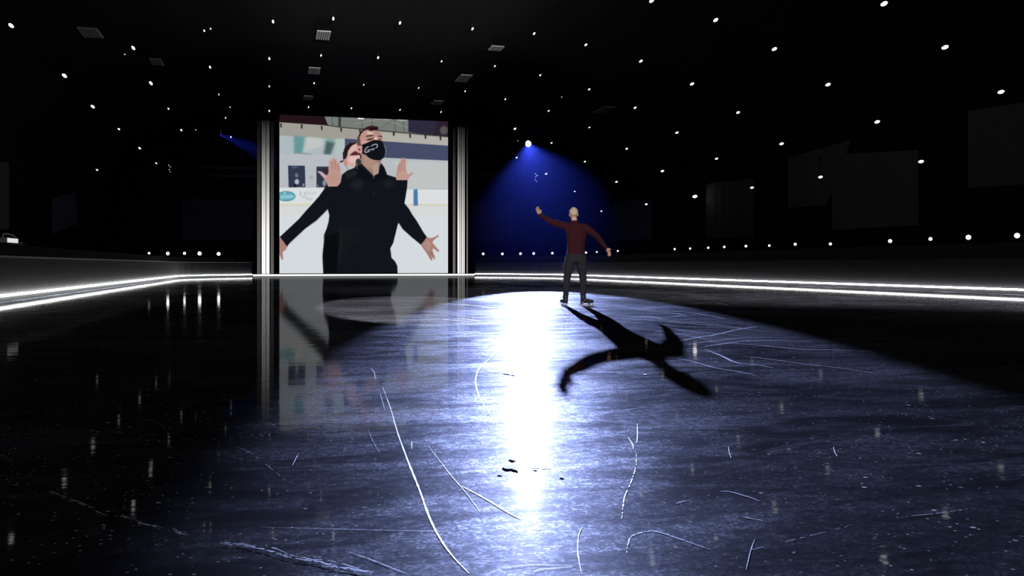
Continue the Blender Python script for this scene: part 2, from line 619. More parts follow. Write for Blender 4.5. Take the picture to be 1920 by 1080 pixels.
def paint():
    """a rehearsal picture, painted as soft edged polygons in picture units"""
    S = 3
    X0, Y0, X1, Y1 = 518, 208, 846, 518
    W, H = int((X1 - X0) * S), int((Y1 - Y0) * S)
    yy, xx = np.mgrid[0:H, 0:W]
    xx = X0 + (xx + .5) / S
    yy = Y0 + (yy + .5) / S
    im = np.zeros((H, W, 3)) + np.array([178, 184, 188.])

    def A(p):
        return [(470 + u * 0.32404, 190 + v * 0.32407) for u, v in p]

    def B(p):
        return [(590 + u * 0.140625, 220 + v * 0.140562) for u, v in p]

    def C(p):
        return [(660 + u * 0.064830, 240 + v * 0.064815) for u, v in p]

    def D(p, oy):
        return [(520 + u / 12.0, oy + v / 12.0) for u, v in p]

    def blurm(m, r):
        k = max(1, int(r * S))
        for ax in (0, 1):
            for _ in range(2):
                pad = [(0, 0), (0, 0)]
                pad[ax] = (k + 1, k)
                c = np.cumsum(np.pad(m, pad, mode='edge'), axis=ax)
                n = m.shape[ax]
                hi = np.take(c, np.arange(2 * k + 1, 2 * k + 1 + n), axis=ax)
                lo = np.take(c, np.arange(0, n), axis=ax)
                m = (hi - lo) / (2 * k + 1)
        return m

    def put(m, col, blur, op):
        if blur:
            m = blurm(m, blur)
        im[:] = im * (1 - m[..., None] * op) + np.array(col, float) * m[..., None] * op

    def poly(p, col, blur=0.35, op=1.0):
        m = np.zeros((H, W))
        inside = np.zeros((H, W), bool)
        n = len(p)
        for i in range(n):
            xa, ya = p[i]
            xb, yb = p[(i + 1) % n]
            if ya == yb:
                continue
            cnd = ((yy >= min(ya, yb)) & (yy < max(ya, yb)))
            xi = xa + (yy - ya) * (xb - xa) / (yb - ya)
            inside ^= cnd & (xx < xi)
        m[inside] = 1
        put(m, col, blur, op)

    def ell(c, rx, ry, col, blur=0.35, op=1.0, rot=0.0):
        dx, dy = xx - c[0], yy - c[1]
        ca, sa = math.cos(rot), math.sin(rot)
        u, v = dx * ca + dy * sa, -dx * sa + dy * ca
        put(((u / rx) ** 2 + (v / ry) ** 2 < 1).astype(float), col, blur, op)

    def line(p, w, col, blur=0.3, op=1.0):
        m = np.zeros((H, W), bool)
        for (xa, ya), (xb, yb) in zip(p, p[1:]):
            dx, dy = xb - xa, yb - ya
            l2 = dx * dx + dy * dy + 1e-9
            t = np.clip(((xx - xa) * dx + (yy - ya) * dy) / l2, 0, 1)
            m |= (xx - xa - t * dx) ** 2 + (yy - ya - t * dy) ** 2 < (w / 2) ** 2
        put(m.astype(float), col, blur, op)

    # --- the rink behind
    poly(A([(150, 70), (1160, 70), (1160, 220), (150, 130)]), (118, 124, 117))
    for u in (470, 640, 700, 830, 880):
        line(A([(u, 85), (u + 8, 170)]), 1.6, (72, 78, 76), .5, .8)
    line(A([(600, 130), (760, 100), (905, 150)]), 1.5, (150, 155, 148), .6, .7)
    line(A([(760, 150), (840, 95)]), 1.6, (80, 88, 84), .6, .7)
    ell(A([(880, 106)])[0], 10, 2.2, (176, 182, 176), .8)
    ell(A([(790, 100)])[0], 9, 2, (160, 168, 160), .8)
    poly(A([(616, 86), (654, 88), (654, 104), (620, 102)]), (255, 255, 255), .5)
    line(A([(515, 80), (515, 150)]), 5, (58, 62, 60), .4)
    poly(A([(150, 70), (425, 70), (432, 100), (448, 140), (150, 122)]), (36, 19, 24), .5)
    poly(A([(912, 60), (1160, 60), (1160, 215), (912, 178)]), (46, 42, 62), .5)
    poly(A([(1080, 100), (1150, 105), (1150, 200), (1060, 190)]), (44, 30, 42), 1.5, .8)
    ell(A([(1118, 168)])[0], 7.5, 8, (84, 80, 80), 1.2)
    poly(A([(150, 120), (440, 140), (540, 152), (780, 172), (1160, 205), (1160, 262), (780, 235), (545, 222), (150, 200)]), (158, 156, 148), .5)
    poly(A([(760, 180), (1160, 212), (1160, 262), (760, 238)]), (176, 174, 166), 1.0)
    line(A([(430, 137), (540, 152), (780, 172), (1160, 207)]), 1.6, (44, 42, 38), .3)
    for u, v in ((175, 140), (295, 146), (411, 155), (523, 165), (632, 170), (827, 190), (922, 201), (1011, 206), (1098, 214)):
        poly(A([(u - 5, v - 12), (u + 5, v - 12), (u + 5, v + 11), (u - 3, v + 11)]), (38, 34, 24), .45)
    # windows with blurred shapes outside
    poly(A([(150, 196), (545, 224), (545, 312), (150, 304)]), (172, 184, 190), .5)
    poly(D([(370, 530), (620, 560), (560, 930), (380, 920)], 210), (100, 150, 150), 2.2)
    poly(D([(680, 560), (1010, 600), (1010, 760), (600, 900)], 210), (194, 196, 196), 2.2)
    poly(D([(1100, 640), (1300, 680), (1200, 960), (1040, 960)], 210), (72, 98, 94), 2.4)
    poly(D([(1080, 590), (1260, 600), (1300, 700), (1180, 690)], 210), (116, 156, 148), 2.0, .7)
    line(D([(380, 915), (600, 930), (780, 965)], 210), 1.8, (118, 134, 142), .8)
    poly(D([(1330, 600), (1520, 600), (1520, 1000), (1290, 980)], 210), (176, 192, 188), 1.0)
    poly(A([(545, 216), (700, 226), (1160, 258), (1160, 344), (770, 326), (545, 322)]), (68, 76, 104), .45)
    poly(A([(150, 304), (545, 312), (770, 328), (1160, 346), (1160, 515), (150, 500)]), (182, 187, 193), .5)
    poly(A([(820, 345), (1160, 356), (1160, 505), (900, 505)]), (190, 194, 194), 2.0)
    # posters
    poly(D([(240, 125), (620, 130), (632, 612), (255, 615)], 300), (48, 56, 80), .5)
    ell(D([(435, 345)], 300)[0], 3.2, 4, (106, 116, 138), .7)
    ell(D([(440, 490)], 300)[0], 4, 5, (178, 188, 198), .9)
    poly(D([(375, 520), (450, 590), (440, 612), (380, 612)], 300), (22, 24, 32), .6)
    ell(D([(590, 560)], 300)[0], 1.7, 2.6, (150, 160, 172), .8)
    ell(D([(390, 160)], 300)[0], 6, 2.4, (78, 90, 110), 1)
    poly(D([(880, 150), (1240, 150), (1240, 615), (880, 615)], 300), (46, 54, 74), .5)
    poly(D([(960, 215), (1160, 190), (1150, 300), (1080, 300)], 300), (52, 38, 44), .7)
    ell(D([(1060, 520)], 300)[0], 3.5, 6, (132, 146, 160), 1.0)
    ell(D([(910, 580)], 300)[0], 2, 2.6, (96, 106, 118), .8)
    poly(D([(720, 360), (800, 360), (800, 425), (720, 425)], 300), (164, 168, 174), .8)
    # boards
    poly(A([(150, 500), (450, 500), (450, 600), (150, 600)]), (216, 222, 222), .4)
    poly(A([(850, 508), (1160, 512), (1160, 602), (850, 602)]), (218, 222, 224), .5)
    poly(A([(150, 594), (1160, 594), (1160, 612), (150, 612)]), (212, 208, 182), .8)
    ell(D([(200, 815)], 300)[0], 17.5, 9.6, (88, 130, 142), .4)
    ell(D([(205, 815)], 300)[0], 16.3, 8.6, (92, 164, 178), .5)
    poly(D([(70, 790), (330, 780), (390, 830), (340, 860), (70, 880)], 300), (140, 194, 206), .8)
    ell(D([(165, 745)], 300)[0], 2, 2.4, (168, 200, 206), .7)
    for (u, v, h, w) in ((525, 750, 95, 24), (620, 760, 70, 26), (680, 745, 80, 18), (740, 750, 80, 12), (800, 745, 70, 12), (850, 742, 70, 10)):
        poly(D([(u - w / 2, v - h / 2), (u + w / 2, v - h / 2), (u + w / 2, v + h / 2), (u - w / 2, v + h / 2)], 300), (148, 166, 168), .7, .85)
    for (u, v) in ((580, 830), (640, 850), (700, 870), (760, 885)):
        ell(D([(u, v)], 300)[0], 2.4, 2.8, (190, 200, 208), .9)
    poly(A([(942, 508), (966, 508), (968, 606), (942, 606)]), (76, 122, 172), .5)
    line(A([(950, 400), (952, 508)]), 3, (186, 198, 200), 1.0)
    # ice
    poly(A([(150, 608), (1160, 606), (1160, 1010), (150, 1010)]), (212, 218, 222), .8)
    poly(A([(150, 608), (1160, 606), (1160, 660), (150, 660)]), (214, 216, 216), 2.5)

    BLK = (18, 20, 27)
    SK = (192, 150, 140)
    # --- the partner standing behind
    poly(D([(1480, 1080), (1475, 960), (1500, 840), (1560, 740), (1680, 680), (1790, 690), (1900, 800), (1900, 1120), (1800, 1230), (1560, 1220), (1500, 1150)], 210), (206, 168, 160), .4)
    poly(D([(1480, 960), (1500, 840), (1540, 760), (1640, 690), (1760, 680), (1790, 700), (1700, 740), (1640, 800), (1590, 880), (1570, 990), (1540, 1060), (1480, 1060)], 210), (40, 24, 30), .4)
    poly(D([(1470, 900), (1520, 900), (1530, 1060), (1480, 1080)], 210), (30, 40, 40), .6)
    poly(D([(1640, 800), (1760, 740), (1780, 850), (1720, 880), (1640, 960)], 210), (212, 180, 166), .6)
    poly(D([(1640, 950), (1740, 880), (1840, 910), (1860, 960), (1760, 990), (1650, 985)], 210), (92, 40, 38), .7)
    poly(D([(1600, 1060), (1660, 985), (1860, 970), (1880, 1080), (1780, 1150), (1640, 1150)], 210), (222, 188, 184), .6)
    poly(D([(1500, 1060), (1545, 1050), (1570, 1130), (1560, 1230), (1510, 1180)], 210), (200, 128, 118), .5)
    line(D([(1510, 90), (1570, 180), (1590, 235)], 300), 1.6, (140, 150, 146), .4)
    line(D([(1415, 45), (1480, 22)], 300), 2.6, (26, 28, 32), .4)
    # --- front man: neck and head
    poly(B([(600, 470), (900, 540), (880, 620), (850, 760), (790, 775), (740, 745), (640, 690), (610, 600)]), (150, 122, 108), .4)
    poly(B([(640, 480), (760, 540), (830, 590), (790, 690), (700, 680), (640, 620)]), (172, 138, 124), 1.2)
    poly(B([(780, 640), (850, 600), (850, 750), (790, 772), (770, 700)]), (176, 152, 140), .9)
    poly(C([(230, 520), (215, 330), (250, 190), (330, 90), (450, 45), (640, 60), (800, 130), (880, 210), (895, 300), (870, 380), (640, 420), (300, 500)]), (188, 144, 136), .35)
    poly(C([(410, 120), (560, 110), (640, 165), (470, 190)]), (214, 192, 176), .6)
    poly(C([(640, 90), (760, 110), (830, 180), (720, 200), (640, 160)]), (176, 136, 124), .6)
    poly(C([(270, 380), (420, 380), (470, 410), (300, 490)]), (204, 158, 152), .5)
    # hair
    poly(C([(215, 300), (170, 420), (160, 330), (190, 220), (230, 130), (300, 50), (420, -30), (560, -70), (760, -40), (770, 40), (640, 50), (530, 80), (440, 45), (330, 90), (250, 190)]), (54, 28, 30), .4)
    poly(C([(160, 250), (230, 240), (235, 330), (250, 480), (150, 500), (140, 380)]), (96, 76, 66), .5)
    poly(C([(480, 10), (700, -20), (740, 40), (540, 90)]), (36, 16, 20), .5)
    # brows, eyes, nose light
    poly(C([(390, 265), (430, 220), (560, 200), (640, 212), (600, 235), (470, 250)]), (52, 38, 32), .3)
    poly(C([(730, 225), (840, 222), (885, 270), (850, 265), (770, 245)]), (52, 38, 34), .3)
    poly(C([(400, 340), (470, 305), (600, 270), (650, 300), (560, 350), (450, 370)]), (120, 96, 78), .5)
    poly(C([(450, 335), (520, 310), (590, 315), (540, 345), (470, 352)]), (52, 38, 28), .35)
    poly(C([(760, 300), (850, 310), (840, 350), (770, 330)]), (104, 80, 66), .5)
    ell(C([(690, 305)])[0], 1.9, 2.2, (240, 222, 214), .6)
    # ear
    poly(C([(130, 560), (180, 500), (290, 510), (300, 700), (240, 740), (170, 720), (130, 640)]), (206, 152, 152), .4)
    poly(C([(180, 600), (230, 580), (250, 640), (200, 660)]), (120, 60, 64), .45)
    line(C([(175, 500), (300, 495)]), 1.4, (72, 36, 40), .3)
    # mask
    poly(C([(300, 480), (470, 415), (560, 370), (640, 345), (780, 350), (860, 370), (920, 480), (960, 620), (960, 760), (900, 880), (800, 935), (640, 925), (500, 870), (400, 780), (300, 740)]), (17, 18, 26), .3)
    line(C([(930, 490), (965, 580), (985, 680), (965, 790)]), 1.3, (120, 124, 138), .4)
    line(C([(210, 740), (245, 800), (250, 870)]), 2.0, (16, 18, 22), .3)
    # oval swoosh on the mask with tiny scrawl inside it
    line(C([(560, 520), (610, 490), (680, 468), (725, 475), (738, 510), (725, 545), (700, 575)]), 1.5, (196, 204, 212), .25)
    line(C([(470, 540), (410, 580), (375, 640), (372, 690), (400, 710), (450, 695), (510, 665)]), 1.5, (196, 204, 212), .25)
    line(C([(440, 660), (480, 620), (500, 650), (540, 610), (560, 640), (600, 590), (610, 640), (650, 580), (650, 600)]), 1.1, (178, 186, 198), .25)
    line(C([(480, 545), (560, 520), (570, 545)]), .8, (96, 102, 116), .3)

    # --- black tops: the outline both figures share
    poly(A([(640, 362), (622, 350), (600, 385), (560, 400), (528, 425), (520, 470), (500, 492), (445, 492), (440, 482), (420, 515), (395, 550), (360, 590), (320, 633),
            (280, 680), (240, 718), (200, 755), (168, 785), (178, 805), (210, 842), (235, 805), (270, 775), (330, 725), (365, 695), (400, 665), (445, 620), (455, 660),
            (450, 700), (438, 740), (425, 770), (427, 800), (418, 860), (415, 900), (418, 960), (421, 1010), (852, 1010), (848, 950), (835, 925), (815, 905), (808, 850),
            (825, 820), (832, 790), (840, 760), (848, 725), (855, 702), (880, 740), (930, 785), (985, 830), (1005, 808), (1020, 785), (1000, 758), (960, 690), (935, 655), (915, 620),
            (890, 590), (897, 550), (905, 500), (908, 455), (850, 455), (840, 440), (790, 425), (775, 385), (757, 358), (745, 380), (740, 420), (712, 435), (690, 420)]), BLK, .3)
    poly(A([(640, 360), (690, 410), (712, 432), (742, 415), (750, 360), (775, 390), (790, 430), (715, 470), (600, 430), (600, 390)]), (15, 16, 22), .5)
    line(A([(640, 372), (690, 415), (712, 440)]), 1.3, (40, 42, 48), .5, .8)
    line(A([(712, 432), (712, 446)]), 1.0, (120, 124, 130), .3)
    line(A([(712, 520), (712, 545)]), 1.6, (34, 38, 46), .7)
    poly(A([(545, 415), (600, 395), (620, 420), (560, 450)]), (30, 34, 36), 1.6)
    ell(A([(615, 480)])[0], 12, 9, (30, 32, 38), 3)
    ell(A([(800, 475)])[0], 10, 8, (28, 30, 38), 3)
    poly(A([(515, 720), (620, 730), (640, 800), (560, 850), (500, 980), (500, 900), (525, 820)]), (23, 25, 27), 5, .7)
    line(A([(515, 720), (525, 760), (520, 850), (495, 980)]), 1.2, (40, 44, 46), .7, .8)
    poly(A([(425, 780), (510, 760), (500, 990), (425, 990)]), (10, 11, 13), 1.5)
    poly(A([(470, 600), (380, 690), (240, 790), (215, 830), (330, 722), (446, 615)]), (13, 15, 15), 1.2)
    # headset mic
    ell(C([(185, 990)])[0], 5, 7, (44, 52, 54), .7)
    line(D([(1800, 60), (1790, 200)], 300), 1.2, (96, 106, 108), .5)
    # --- raised hands
    HS = (190, 148, 142)
    poly(B([(180, 925), (160, 870), (110, 800), (70, 750), (38, 735), (45, 716), (90, 722), (150, 772), (176, 765), (190, 690), (193, 590), (212, 558), (232, 600),
            (234, 545), (258, 532), (270, 560), (290, 552), (302, 600), (330, 630), (346, 690), (350, 820), (330, 895), (300, 920)]), HS, .3)
    for p in ([(232, 590), (236, 690)], [(270, 570), (278, 700)], [(304, 610), (312, 710)]):
        line(B(p), 1.1, (150, 98, 92), .45, .8)
    poly(B([(190, 760), (300, 740), (330, 850), (230, 880)]), (186, 146, 130), 1.5)
    poly(B([(50, 722), (110, 745), (160, 800), (130, 800), (80, 760)]), (204, 172, 184), .8)
    line(B([(190, 600), (186, 700)]), .9, (214, 176, 168), .5)
    poly(B([(1088, 836), (1086, 760), (1098, 680), (1112, 632), (1128, 610), (1140, 590), (1165, 548), (1185, 535), (1198, 552), (1215, 550), (1226, 580), (1222, 660), (1228, 730),
            (1244, 768), (1280, 740), (1318, 728), (1316, 745), (1285, 775), (1252, 812), (1238, 838)]), HS, .3)
    for p in ([(1135, 610), (1118, 740)], [(1168, 570), (1150, 720)], [(1200, 565), (1190, 710)]):
        line(B(p), 1.0, (156, 102, 98), .45, .8)
    line(B([(1212, 560), (1208, 690)]), .9, (220, 184, 178), .5)
    poly(B([(1110, 740), (1210, 730), (1230, 820), (1110, 820)]), (192, 152, 138), 1.3)
    # --- lowered hands
    poly(A([(985, 832), (1020, 785), (1040, 792), (1065, 785), (1085, 772), (1089, 780), (1058, 803), (1052, 818), (1072, 842), (1091, 864), (1085, 872), (1056, 850),
            (1052, 862), (1068, 905), (1062, 917), (1046, 892), (1052, 918), (1044, 922), (1026, 890), (1010, 868)]), (166, 126, 118), .3)
    line(A([(1040, 870), (1058, 905)]), .9, (120, 82, 78), .4)
    line(A([(1024, 880), (1042, 912)]), .9, (120, 82, 78), .4)
    poly(A([(1000, 825), (1025, 800), (1045, 830), (1030, 870)]), (178, 138, 128), 1.3)
    poly(A([(155, 775), (170, 785), (212, 842), (204, 858), (185, 872), (188, 915), (179, 918), (168, 888), (155, 890)]), (172, 126, 120), .3)
    im = np.clip(im, 0, 255) / 255
    return np.where(im <= .04045, im / 12.92, ((im + .055) / 1.055) ** 2.4), X0, Y0, S


def build_display():
    img, X0, Y0, S = paint()
    H, W, _ = img.shape
    nx, ny = 400, 372
    gx = np.linspace(SX0, SX1, nx)
    gz = np.linspace(SZ0, SZ1, ny)
    GX, GZ = np.meshgrid(gx, gz)
    # where each picture cell of the flat panel lies in the reference picture
    px = np.empty_like(GX)
    py = np.empty_like(GX)
    dX, dY, dZ = GX, SY, GZ - CAMH
    zc = dX * FW.x + dY * FW.y
    xc = dX * RT.x + dY * RT.y
    px = 960 + FPX * xc / zc
    py = 497 - FPX * dZ / zc
    u = np.clip((px - X0) * S - .5, 0, W - 1.001)
    v = np.clip((py - Y0) * S - .5, 0, H - 1.001)
    i, j = u.astype(int), v.astype(int)
    fu, fv = (u - i)[..., None], (v - j)[..., None]
    c = (img[j, i] * (1 - fu) * (1 - fv) + img[j, i + 1] * fu * (1 - fv) + img[j + 1, i] * (1 - fu) * fv + img[j + 1, i + 1] * fu * fv)
    me = bpy.data.meshes.new('display')
    co = np.stack([GX - scr.location.x, np.zeros_like(GX) + 0.0, GZ - scr.location.z], -1).reshape(-1, 3)
    idx = np.arange(nx * ny).reshape(ny, nx)
    q = np.stack([idx[:-1, :-1], idx[:-1, 1:], idx[1:, 1:], idx[1:, :-1]], -1).reshape(-1, 4)
    me.vertices.add(len(co))
    me.vertices.foreach_set('co', co.ravel())
    me.loops.add(q.size)
    me.loops.foreach_set('vertex_index', q.ravel())
    me.polygons.add(len(q))
    me.polygons.foreach_set('loop_start', np.arange(0, q.size, 4))
    me.update(calc_edges=True)
    at = me.color_attributes.new('picture', 'FLOAT_COLOR', 'POINT')
    at.data.foreach_set('color', np.concatenate([c.reshape(-1, 3), np.ones((nx * ny, 1))], 1).ravel())
    m = bpy.data.materials.new('screen_picture')
    m.use_nodes = True
    nt = m.node_tree
    nt.nodes.clear()
    a = nt.nodes.new('ShaderNodeAttribute')
    a.attribute_name = 'picture'
    e = nt.nodes.new('ShaderNodeEmission')
    o = nt.nodes.new('ShaderNodeOutputMaterial')
    nt.links.new(a.outputs['Color'], e.inputs['Color'])
    nt.links.new(e.outputs[0], o.inputs[0])
    m.cycles.emission_sampling = 'NONE'
    return link('display', me, m, scr)


disp = build_display()
ox, oz = scr.location.x, scr.location.z
bm = bmesh.new()
box(bm, (SX0 - ox - 0.02, 0.02, 0.0), (SX1 - ox + 0.02, 0.5, SZ1 - oz + 0.25))
obj('back_casing', bm, M_black, scr)
bm = bmesh.new()
for lo, hi in (((SX0 - ox - 0.22, -0.03, 0), (SX0 - ox, 0.3, SZ1 - oz + 0.25)), ((SX1 - ox, -0.03, 0), (SX1 - ox + 0.22, 0.3, SZ1 - oz + 0.25)),
               ((SX0 - ox, -0.03, SZ1 - oz), (SX1 - ox, 0.3, SZ1 - oz + 0.25)), ((SX0 - ox, -0.03, 0), (SX1 - ox, 0.3, SZ0 - oz))):
    box(bm, lo, hi)
obj('bezel', bm, M_black, scr)
tag(scr, 'giant lit video screen showing two people in black with arms spread', 'screen')


# ------------------------------------------------------------------ light columns beside the screen
def tube_mat(name, col, lo, hi):
    """pixel mapped tube: brightest at the foot, fading out towards the top"""
    m = bpy.data.materials.new(name)
    m.use_nodes = True
    nt = m.node_tree
    nt.nodes.clear()
    tc = nt.nodes.new('ShaderNodeTexCoord')
    sp = nt.nodes.new('ShaderNodeSeparateXYZ')
    nt.links.new(tc.outputs['Generated'], sp.inputs[0])
    r = nt.nodes.new('ShaderNodeValToRGB')
    r.color_ramp.elements[0].position = 0.0
    r.color_ramp.elements[0].color = (hi, hi, hi, 1)
    r.color_ramp.elements[1].position = 1.0
    r.color_ramp.elements[1].color = (lo, lo, lo, 1)
    for pos, v in ((0.3, hi * .75), (0.6, hi * .35), (0.85, hi * .08)):
        e = r.color_ramp.elements.new(pos)
        e.color = (v, v, v, 1)
    nt.links.new(sp.outputs['Z'], r.inputs['Fac'])
    e = nt.nodes.new('ShaderNodeEmission')
    e.inputs['Color'].default_value = col
    nt.links.new(r.outputs['Color'], e.inputs['Strength'])
    o = nt.nodes.new('ShaderNodeOutputMaterial')
    nt.links.new(e.outputs[0], o.inputs[0])
    m.cycles.emission_sampling = 'NONE'
    return m


T_w = tube_mat('light_tube_white', (1.0, 0.98, 0.94, 1), 0.01, 1.3)
T_d = tube_mat('light_tube_dim', (1.0, 0.95, 0.9, 1), 0.003, 0.14)
T_p = tube_mat('light_tube_rosy', (1.0, 0.72, 0.72, 1), 0.003, 0.30)


def column(tubes, back, top_px, label):
    xs = [on_Y(p, 500, SY).x for p in back]
    root = empty('light_column', (sum(xs) / 2, SY, 0.135))
    h = on_Y(sum(back) / 2, top_px, SY).z - 0.135
    bm = bmesh.new()
    box(bm, (xs[0] - root.location.x, 0.12, 0), (xs[1] - root.location.x, 0.45, h + 0.3))
    obj('backing_panel', bm, M_black, root)
    for a, b, m in tubes:
        xa, xb = on_Y(a, 500, SY).x - root.location.x, on_Y(b, 500, SY).x - root.location.x
        r = (xb - xa) / 2
        bm = bmesh.new()
        cyl(bm, ((xa + xb) / 2, 0.12 - r, 0.0), ((xa + xb) / 2, 0.12 - r, h), r, seg=14)
        obj('light_tube', bm, m, root, True)
    tag(root, label, 'light column', 'light columns flanking the screen')


column([(482.2, 485.2, T_d), (485.8, 488.6, T_d), (490.8, 494.4, T_w), (494.6, 497.8, T_w), (499.0, 501.6, T_w), (501.8, 505.2, T_w),
        (507.6, 510.4, T_d), (510.8, 513.2, T_d)], (481.6, 514.5), 226,
       'column of bright vertical light tubes standing left of the screen')
column([(849.8, 851.8, T_p), (852.4, 854.4, T_d), (858.3, 861.3, T_w), (862.4, 864.3, T_w), (866.0, 868.2, T_w), (869.4, 871.4, T_w), (875.2, 877.4, T_p)],
       (848.5, 878), 238, 'column of thin vertical light tubes standing right of the screen')


# ------------------------------------------------------------------ lamps
def lamp_meshes():
    bm = bmesh.new()       # oblong flood housing, lens side towards +Z, long axis X, about 1 unit long
    n = 20
    rings = []
    for (sx, sy, z) in ((0.30, 0.16, -0.42), (0.48, 0.27, -0.30), (0.56, 0.34, -0.05), (0.58, 0.36, 0.0), (0.53, 0.31, 0.0), (0.52, 0.30, -0.05)):
        rings.append([bm.verts.new((sx * abs(math.cos(a)) ** .75 * (1 if math.cos(a) >= 0 else -1),
                                    sy * abs(math.sin(a)) ** .75 * (1 if math.sin(a) >= 0 else -1), z))
                      for a in [2 * PI * i / n for i in range(n)]])
    for a, b in zip(rings, rings[1:]):
        for i in range(n):
            bm.faces.new((a[i], a[(i + 1) % n], b[(i + 1) % n], b[i]))
    bm.faces.new(rings[0])
    bm.faces.new(rings[-1])
    for k in range(-3, 4):
        box(bm, (k * 0.13 - 0.012, -0.2, -0.50), (k * 0.13 + 0.012, 0.2, -0.36))
    hm = bpy.data.meshes.new('lamp_housing')
    bmesh.ops.recalc_face_normals(bm, faces=bm.faces)
    bm.to_mesh(hm)
    bm.free()
    hm.materials.append(M_house)
    bm = bmesh.new()
    rings = []
    for s, z in ((1.0, -0.03), (0.8, 0.0), (0.45, 0.02)):
        rings.append([bm.verts.new((0.52 * s * math.cos(a), 0.30 * s * math.sin(a), z)) for a in [2 * PI * i / n for i in range(n)]])
    for a, b in zip(rings, rings[1:]):
        for i in range(n):
            bm.faces.new((a[i], a[(i + 1) % n], b[(i + 1) % n], b[i]))
    bm.faces.new(rings[-1])
    bmesh.ops.recalc_face_normals(bm, faces=bm.faces)
    lm = bpy.data.meshes.new('lens')
    bm.to_mesh(lm)
    bm.free()
    lm.materials.append(M_lens)
    ld = lm.copy()
    ld.materials.clear()
    ld.materials.append(M_lens_dim)
    lh = lm.copy()
    lh.materials.clear()
    lh.materials.append(M_lens_hi)
    bm = bmesh.new()       # hanger reaching up to the ceiling, with a U yoke; 1 unit high
    cyl(bm, (0, 0, 0.35), (0, 0, 1.0), 0.03, seg=8)
    box(bm, (-0.34, -0.03, 0.3), (0.34, 0.03, 0.36))
    box(bm, (-0.36, -0.03, -0.06), (-0.31, 0.03, 0.36))
    box(bm, (0.31, -0.03, -0.06), (0.36, 0.03, 0.36))
    box(bm, (-0.10, -0.08, 0.96), (0.10, 0.08, 1.0))
    ym = bpy.data.meshes.new('yoke')
    bm.to_mesh(ym)
    bm.free()
    ym.materials.append(M_house)
    return hm, lm, ld, lh, ym


HM, LM, LD, LHI, YM = lamp_meshes()


def ceil_z(x):
    for (xa, za), (xb, zb) in zip(CE, CE[1:]):
        if xa <= x <= xb:
            return za + (zb - za) * (x - xa) / (xb - xa)
    return 9.0


def on_arch(px, py):
    d = ray(px, py)
    best = None
    for (xa, za), (xb, zb) in zip(PROF, PROF[1:]):
        # (d.x t, CAMH + d.z t) on the segment
        ex, ez = xb - xa, zb - za
        det = d.x * ez - d.z * ex
        if abs(det) < 1e-9:
            continue
        t = (xa * ez - (za - CAMH) * ex) / det
        hx, hz = d.x * t, CAMH + d.z * t
        s = ((hx - xa) * ex + (hz - za) * ez) / (ex * ex + ez * ez)
        if t > 0 and -0.001 <= s <= 1.001 and (best is None or t < best):
            best = t
    if best is None:
        best = 70.0
    if best * d.y > 92:
        best = 92 / d.y
    return CAM + d * best


def frame(n, axis):
    n = n.normalized()
    x = (axis - n * axis.dot(n)).normalized()
    y = n.cross(x)
    return Matrix((x, y, n)).transposed().to_euler()


proto = {}


def ceiling_lamp(px, py, size, label, group, dim=False):
    p = on_arch(px, py)
    L = 0.85 * size * depth(p) / FPX
    root = empty('ceiling_lamp', p)
    n = Vector((CAM.x + 3, CAM.y + 2, 0)) - p
    rot = frame(n, Vector((0, 1, 0)))
    for nm, me in (('lamp_housing', HM), ('lens', LD if dim else (LHI if (px, py) == (1303, 368.4) else LM))):
        k = nm + me.name
        if k in proto:
            o = proto[k].copy()
        else:
            o = proto[k] = bpy.data.objects.new(nm, me)
        COL.objects.link(o)
        o.parent = root
        o.rotation_euler = rot
        o.scale = (L, L, L)
    if 'y' in proto:
        y = proto['y'].copy()
    else:
        y = proto['y'] = bpy.data.objects.new('yoke', YM)
    COL.objects.link(y)
    y.parent = root
    y.scale = (L, L, max(0.2, ceil_z(p.x) - p.z))
    tag(root, label, 'lamp', group)
    return root


ORD = ['first', 'second', 'third', 'fourth', 'fifth', 'sixth', 'seventh', 'eighth']


def line_of(pts, fmt, group, dim=False):
    for i, (x, y, s) in enumerate(pts):
        ceiling_lamp(x, y, s, fmt % ORD[i], group, dim)


line_of([(505, 208, 4.4), (578.5, 201, 3.8), (659, 203, 3.8), (750, 206, 3.8), (827, 210, 3.8)],
        "small white lamp just above the screen's top edge, %s of five from the left", 'lamps in the row just above the screen')
line_of([(505, 162, 4), (589, 156, 4.2), (682, 159, 3.4), (785, 165, 3.6), (872, 171, 4), (947.5, 186, 4.2)],
        'small white lamp in the second row above the screen, %s from the left', 'lamps in the second row above the screen')
line_of([(505, 110, 6), (602, 104, 5), (709, 108, 6), (828, 115, 4.6), (928, 124, 4.6), (1013, 141, 4.8)],
        'white lamp in the third row above the screen, %s from the left', 'lamps in the third row above the screen')
line_of([(512, 40.5, 7.5), (625, 35, 7.5), (750, 43, 7), (886, 54, 6.6), (1001.5, 63, 6.4), (1098.5, 84, 6.8)],
        'bright white lamp in the top row high above the screen, %s from the left', 'lamps in the top row above the screen')
line_of([(1342, 37.6, 11), (1201.7, 114.6, 8), (1104.7, 167.5, 5.4), (1028.7, 208, 4.4), (965.5, 241.5, 6)],
        'white lamp in the line slanting down to the blue beamed floodlight, %s from the top', 'lamps in the first slanting line')
line_of([(1657.8, 7, 15), (1452, 92, 11), (1297.6, 157.4, 9), (1190.8, 202, 6.4), (1105, 239, 4.2), (1034, 268, 4.4)],
        'white lamp in the second slanting line right of the floodlight, %s from the top', 'lamps in the second slanting line')
line_of([(1772, 88.7, 14), (1552.5, 158.7, 11), (1384, 211, 8), (1269.3, 248.7, 7), (1175, 279, 5.4), (1096.7, 303, 4.6), (1024, 326, 5)],
        'white lamp in the third slanting line right of the floodlight, %s from the top', 'lamps in the third slanting line')
